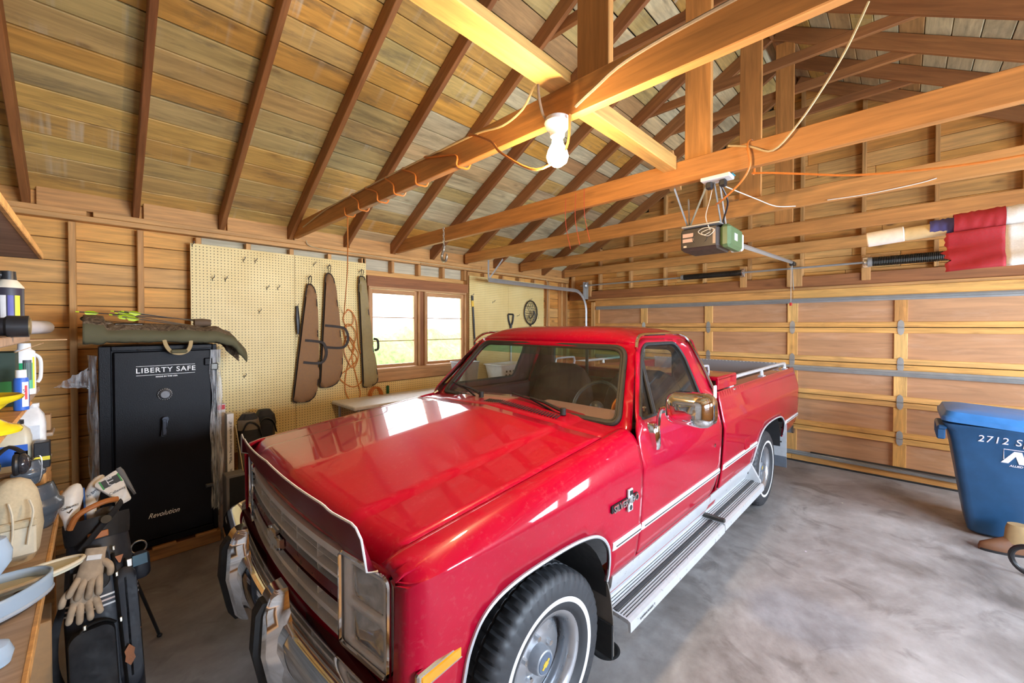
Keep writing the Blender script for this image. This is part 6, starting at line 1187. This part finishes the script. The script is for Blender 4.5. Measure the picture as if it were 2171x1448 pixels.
m = MB(); m.tube(spline([(-.165, -.06, .12), (-.18, -.02, .10), (-.175, .02, .13), (-.18, -.03, .15), (-.175, -.09, .13), (-.18, -.05, .09), (-.17, .0, .12), (-.18, -.07, .14)], 5), .0028, 5); m.tube(spline([(-.17, -.06, .13), (-.2, -.04, .22), (-.33, -.11, .30), (-.45, -.17, .37)], 5), .003, 5); m.build('tied_wire', WCAB, op); m = MB(); m.tube(spline([(-.44, -.20, .36), (-.30, -.21, .27), (-.15, -.14, .19), (-.05, -.12, .17)], 5), .006, 6); m.build('power_cord', BLKP, op)
o = thing('outlet_box', 'outlet box with two dark plugs under the second tie beam', 'outlet', (2.735, .85, 2.70)); bx('box_plate', WPL, (0, 0, .018), (.10, .17, .024), o, .004); bx('blue_box', plain('box_blue', (.03, .30, .36), .5), (.03, -.04, .032), (.06, .10, .006), o, .002); bx('plug', BLKP, (0, .045, -.016), (.04, .04, .045), o, .008); bx('plug', BLKP, (0, -.035, -.016), (.04, .04, .045), o, .008)
# ---- flag
fx = 2.73; fl_ = thing('flag_on_pole', 'rolled red and white striped flag on a white pole hanging under the beams', 'flag', (fx, -.3, 2.24))
m = MB(); m.cyl((0, .435, -.013), (0, .30, -.002), .036, 24); m.build('pole_cap', plain('ivory_plastic', (.80, .70, .58), .35), fl_, bev=.004); m = MB(); m.cyl((0, .30, -.006), (0, -1.3, .085), .031, 24); m.build('pole', plain('tan_pvc', (.62, .45, .22), .35), fl_)
FRED = plain('flag_red', (.36, .015, .02), .8, bump=.2, scale=150); FWHT = plain('flag_white', (.74, .70, .64), .8, bump=.2, scale=150); FBLU = plain('flag_blue', (.06, .05, .16), .8)
def roll(y0, y1, mat, nm, r=.042):
    m = MB(); m.grid(lambda u, v: ((r + .006 * noise.noise((u * 9, v * 5, 2))) * math.cos(2 * PI * v), y0 + (y1 - y0) * u, .002 + (-.28 * 0 + (-(y0 + (y1 - y0) * u) + .30) * .057) + (r + .010 * noise.noise((u * 9 + 3, v * 4, 6))) * math.sin(2 * PI * v)), 14, 20, flip=True); return m.build(nm, mat, fl_, ang=70)
roll(.215, .10, FBLU, 'blue_field', .036); roll(.14, -.01, FRED, 'red_stripe', .048); roll(-.01, -.26, FWHT, 'white_stripe', .045); roll(-.26, -.55, FRED, 'red_stripe', .045)
def sheet(y0, y1, mat, nm, z0=.03, z1=-.20):
    m = MB(); m.grid(lambda u, v: (-.035 + .02 * noise.noise(((y0 + (y1 - y0) * u) * 7, v * 4, 1)) + .015 * math.sin(v * 5), y0 + (y1 - y0) * u + (.03 * noise.noise((v * 9, 1, 3)) if u == 0 and y0 > .1 else 0), z0 + (z1 - z0) * v + (-(y0 + (y1 - y0) * u)) * .05 + .006 * noise.noise((u * 14, v * 3, 8))), 14, 14); return m.build(nm, mat, fl_, ang=70, sol=.002)
sheet(.165, -.01, FRED, 'red_stripe', -.02, -.195); sheet(-.01, -.26, FWHT, 'white_stripe', -.02, -.195); sheet(-.26, -.5, FRED, 'red_stripe', -.02, -.195)
for y_ in (-.75, -1.2): m = MB(); m.tube([(0, y_, .06), (.003, y_, .49)], .0025, 5); m.build('hang_wire', DARKMET, fl_)
# ---- recycling bin
BINB = plain('bin_blue', (.02, .085, .20), .38, 0, .12, 8); LIDB = plain('lid_blue', (.05, .22, .55), .4, 0, .1, 10)
bn = thing('recycling_bin', 'tall blue wheeled waste bin with handwritten number near the garage door', 'bin', (5.50, -.62, 0))
m = MB(); rings = []
for (z, a, b) in ((.015, .24, .185), (.03, .255, .20), (.30, .275, .24), (.62, .295, .285), (.66, .30, .29), (.88, .315, .325), (.92, .345, .355), (.945, .35, .36), (.945, .31, .32)): rings.append([(p[0], p[1], z) for p in rrect(2 * a, 2 * b, .06, 4)])
m.loft(rings); bnb = m.build('bin_body', BINB, bn, ang=35)
m = MB(); rings = []
for (z, a, b) in ((.948, .36, .37), (.985, .36, .37), (1.0, .345, .355), (1.035, .33, .34), (1.05, .28, .29), (1.055, .15, .15)): rings.append([(p[0], p[1] , z + .02 * (p[1] / .37)) for p in rrect(2 * a, 2 * b, .07, 4)])
m.loft(rings); m.build('lid', LIDB, bn, ang=30)
m = MB(); m.box((-.12, .365, .90), (.40, .06, .04), ch=.012)
for k in range(5): m.box((-.29 + .085 * k, .37, .850), (.03, .055, .11), ch=.01)
m.build('side_handle', BINB, bn); m = MB(); m.cyl((.22, -.17, .10), (.22, -.11, .10), .10, 24); m.build('wheel', BLKP, bn); m = MB(); m.cyl((.22, .11, .10), (.22, .17, .10), .10, 24); m.build('wheel', BLKP, bn)
CH = plain('chalk_white', (.75, .72, .80), .7)
MF = lambda y, z, x=-.312: Matrix(((0, 0, -1, x), (-1, 0, 0, y), (0, 1, 0, z), (0, 0, 0, 1)))
def onbin(y, z): return MF(y, z, -(interp([(.62, .295), (.66, .30), (.88, .315)], z) + .0035))
text('2712 Sp', .078, CH, bnb, onbin(.02, .845), shear=.15, space=1.12, depth=.004); text('ALLIED WASTE', .022, CH, bnb, onbin(-.09, .650), shear=.3, bold=.0006)
m = MB(); lg = [(-.09, -.05), (-.02, .05), (-.075, .05), (-.075, -.005), (-.066, .008), (-.066, .042), (-.03, .042), (-.10, -.05)]; m.prism([(-.10, -.05), (-.06, -.05), (-.022, .01), (-.005, -.05), (.035, -.05), (.01, .05), (-.03, .05)], .001, M=onbin(-.07, .720)); m.build('logo_a', CH, bnb); m = MB(); m.prism([(.03, .05), (.055, .05), (.06, -.01), (.085, .05), (.11, .05), (.115, -.01), (.14, .05), (.16, .05), (.12, -.05), (.09, -.05), (.082, .0), (.06, -.05), (.04, -.05)], .001, M=onbin(-.07, .720)); m.build('logo_w', CH, bnb); m = MB(); m.tube([tuple(onbin(-.07, .720) @ Vector((x_, y_, .001))) for (x_, y_) in ((-.085, -.02), (-.085, .062), (.17, .062))], .003, 4); m.build('logo_frame', CH, bnb)
# boot, hose, floor drain
o = thing('work_boot', 'tan topped brown leather boot on the floor in front of the blue bin', 'boot', (5.0, -.60, 0), -1.2); m = MB(); rings = []
for (z, k, sx_, dx) in ((.0, 1.0, 1.0, 0), (.025, 1.02, 1.02, 0), (.06, .92, .95, .0), (.09, .75, .72, .03), (.12, .66, .55, .07)): rings.append([(p[0] * sx_ + dx, p[1] * k, z) for p in [(.15 * math.cos(a) * (1.0 if math.cos(a) > 0 else 1.05), .055 * math.sin(a) * (1 + .1 * math.cos(a))) for a in [2 * PI * j / 24 for j in range(24)]]])
m.loft(rings); m.build('foot', plain('boot_brown', (.17, .07, .028), .6), o, ang=60); m = MB(); rings = []
for (z, a, b) in ((.09, .085, .055), (.13, .075, .055), (.20, .07, .052), (.235, .06, .045)): rings.append([(.07 + a * math.cos(t_), b * math.sin(t_), z) for t_ in [2 * PI * j / 20 for j in range(20)]])
m.loft(rings); m.build('shaft', plain('boot_tan', (.36, .24, .11), .8), o, ang=60); m = MB(); m.loft([[(p[0] * 1.03, p[1] * 1.06, z) for p in [(.153 * math.cos(a), .057 * math.sin(a)) for a in [2 * PI * j / 24 for j in range(24)]]] for z in (0, .018)]); m.build('sole', BLKP, o)
m = MB(); m.tube([(4.62 + .04 * math.cos(a), -.685 + .10 * math.cos(a), .115 + .10 * math.sin(a)) for a in [2 * PI * j / 30 for j in range(30)]], .017, 10, closed=True); tag(m.build('hose_loop', BLKP), 'loop of thick black hose standing on the floor at the right', 'hose')
m = MB(); m.lathe([(0, .002), (.062, .002), (.066, .004), (.075, .003), (.08, 0)], 28); o = m.build('floor_drain', plain('drain_black', (.004, .004, .004), .9)); o.location = (1.955, 1.17, .0005); tag(o, 'round black drain hole in the floor by the front mud flap', 'drain')
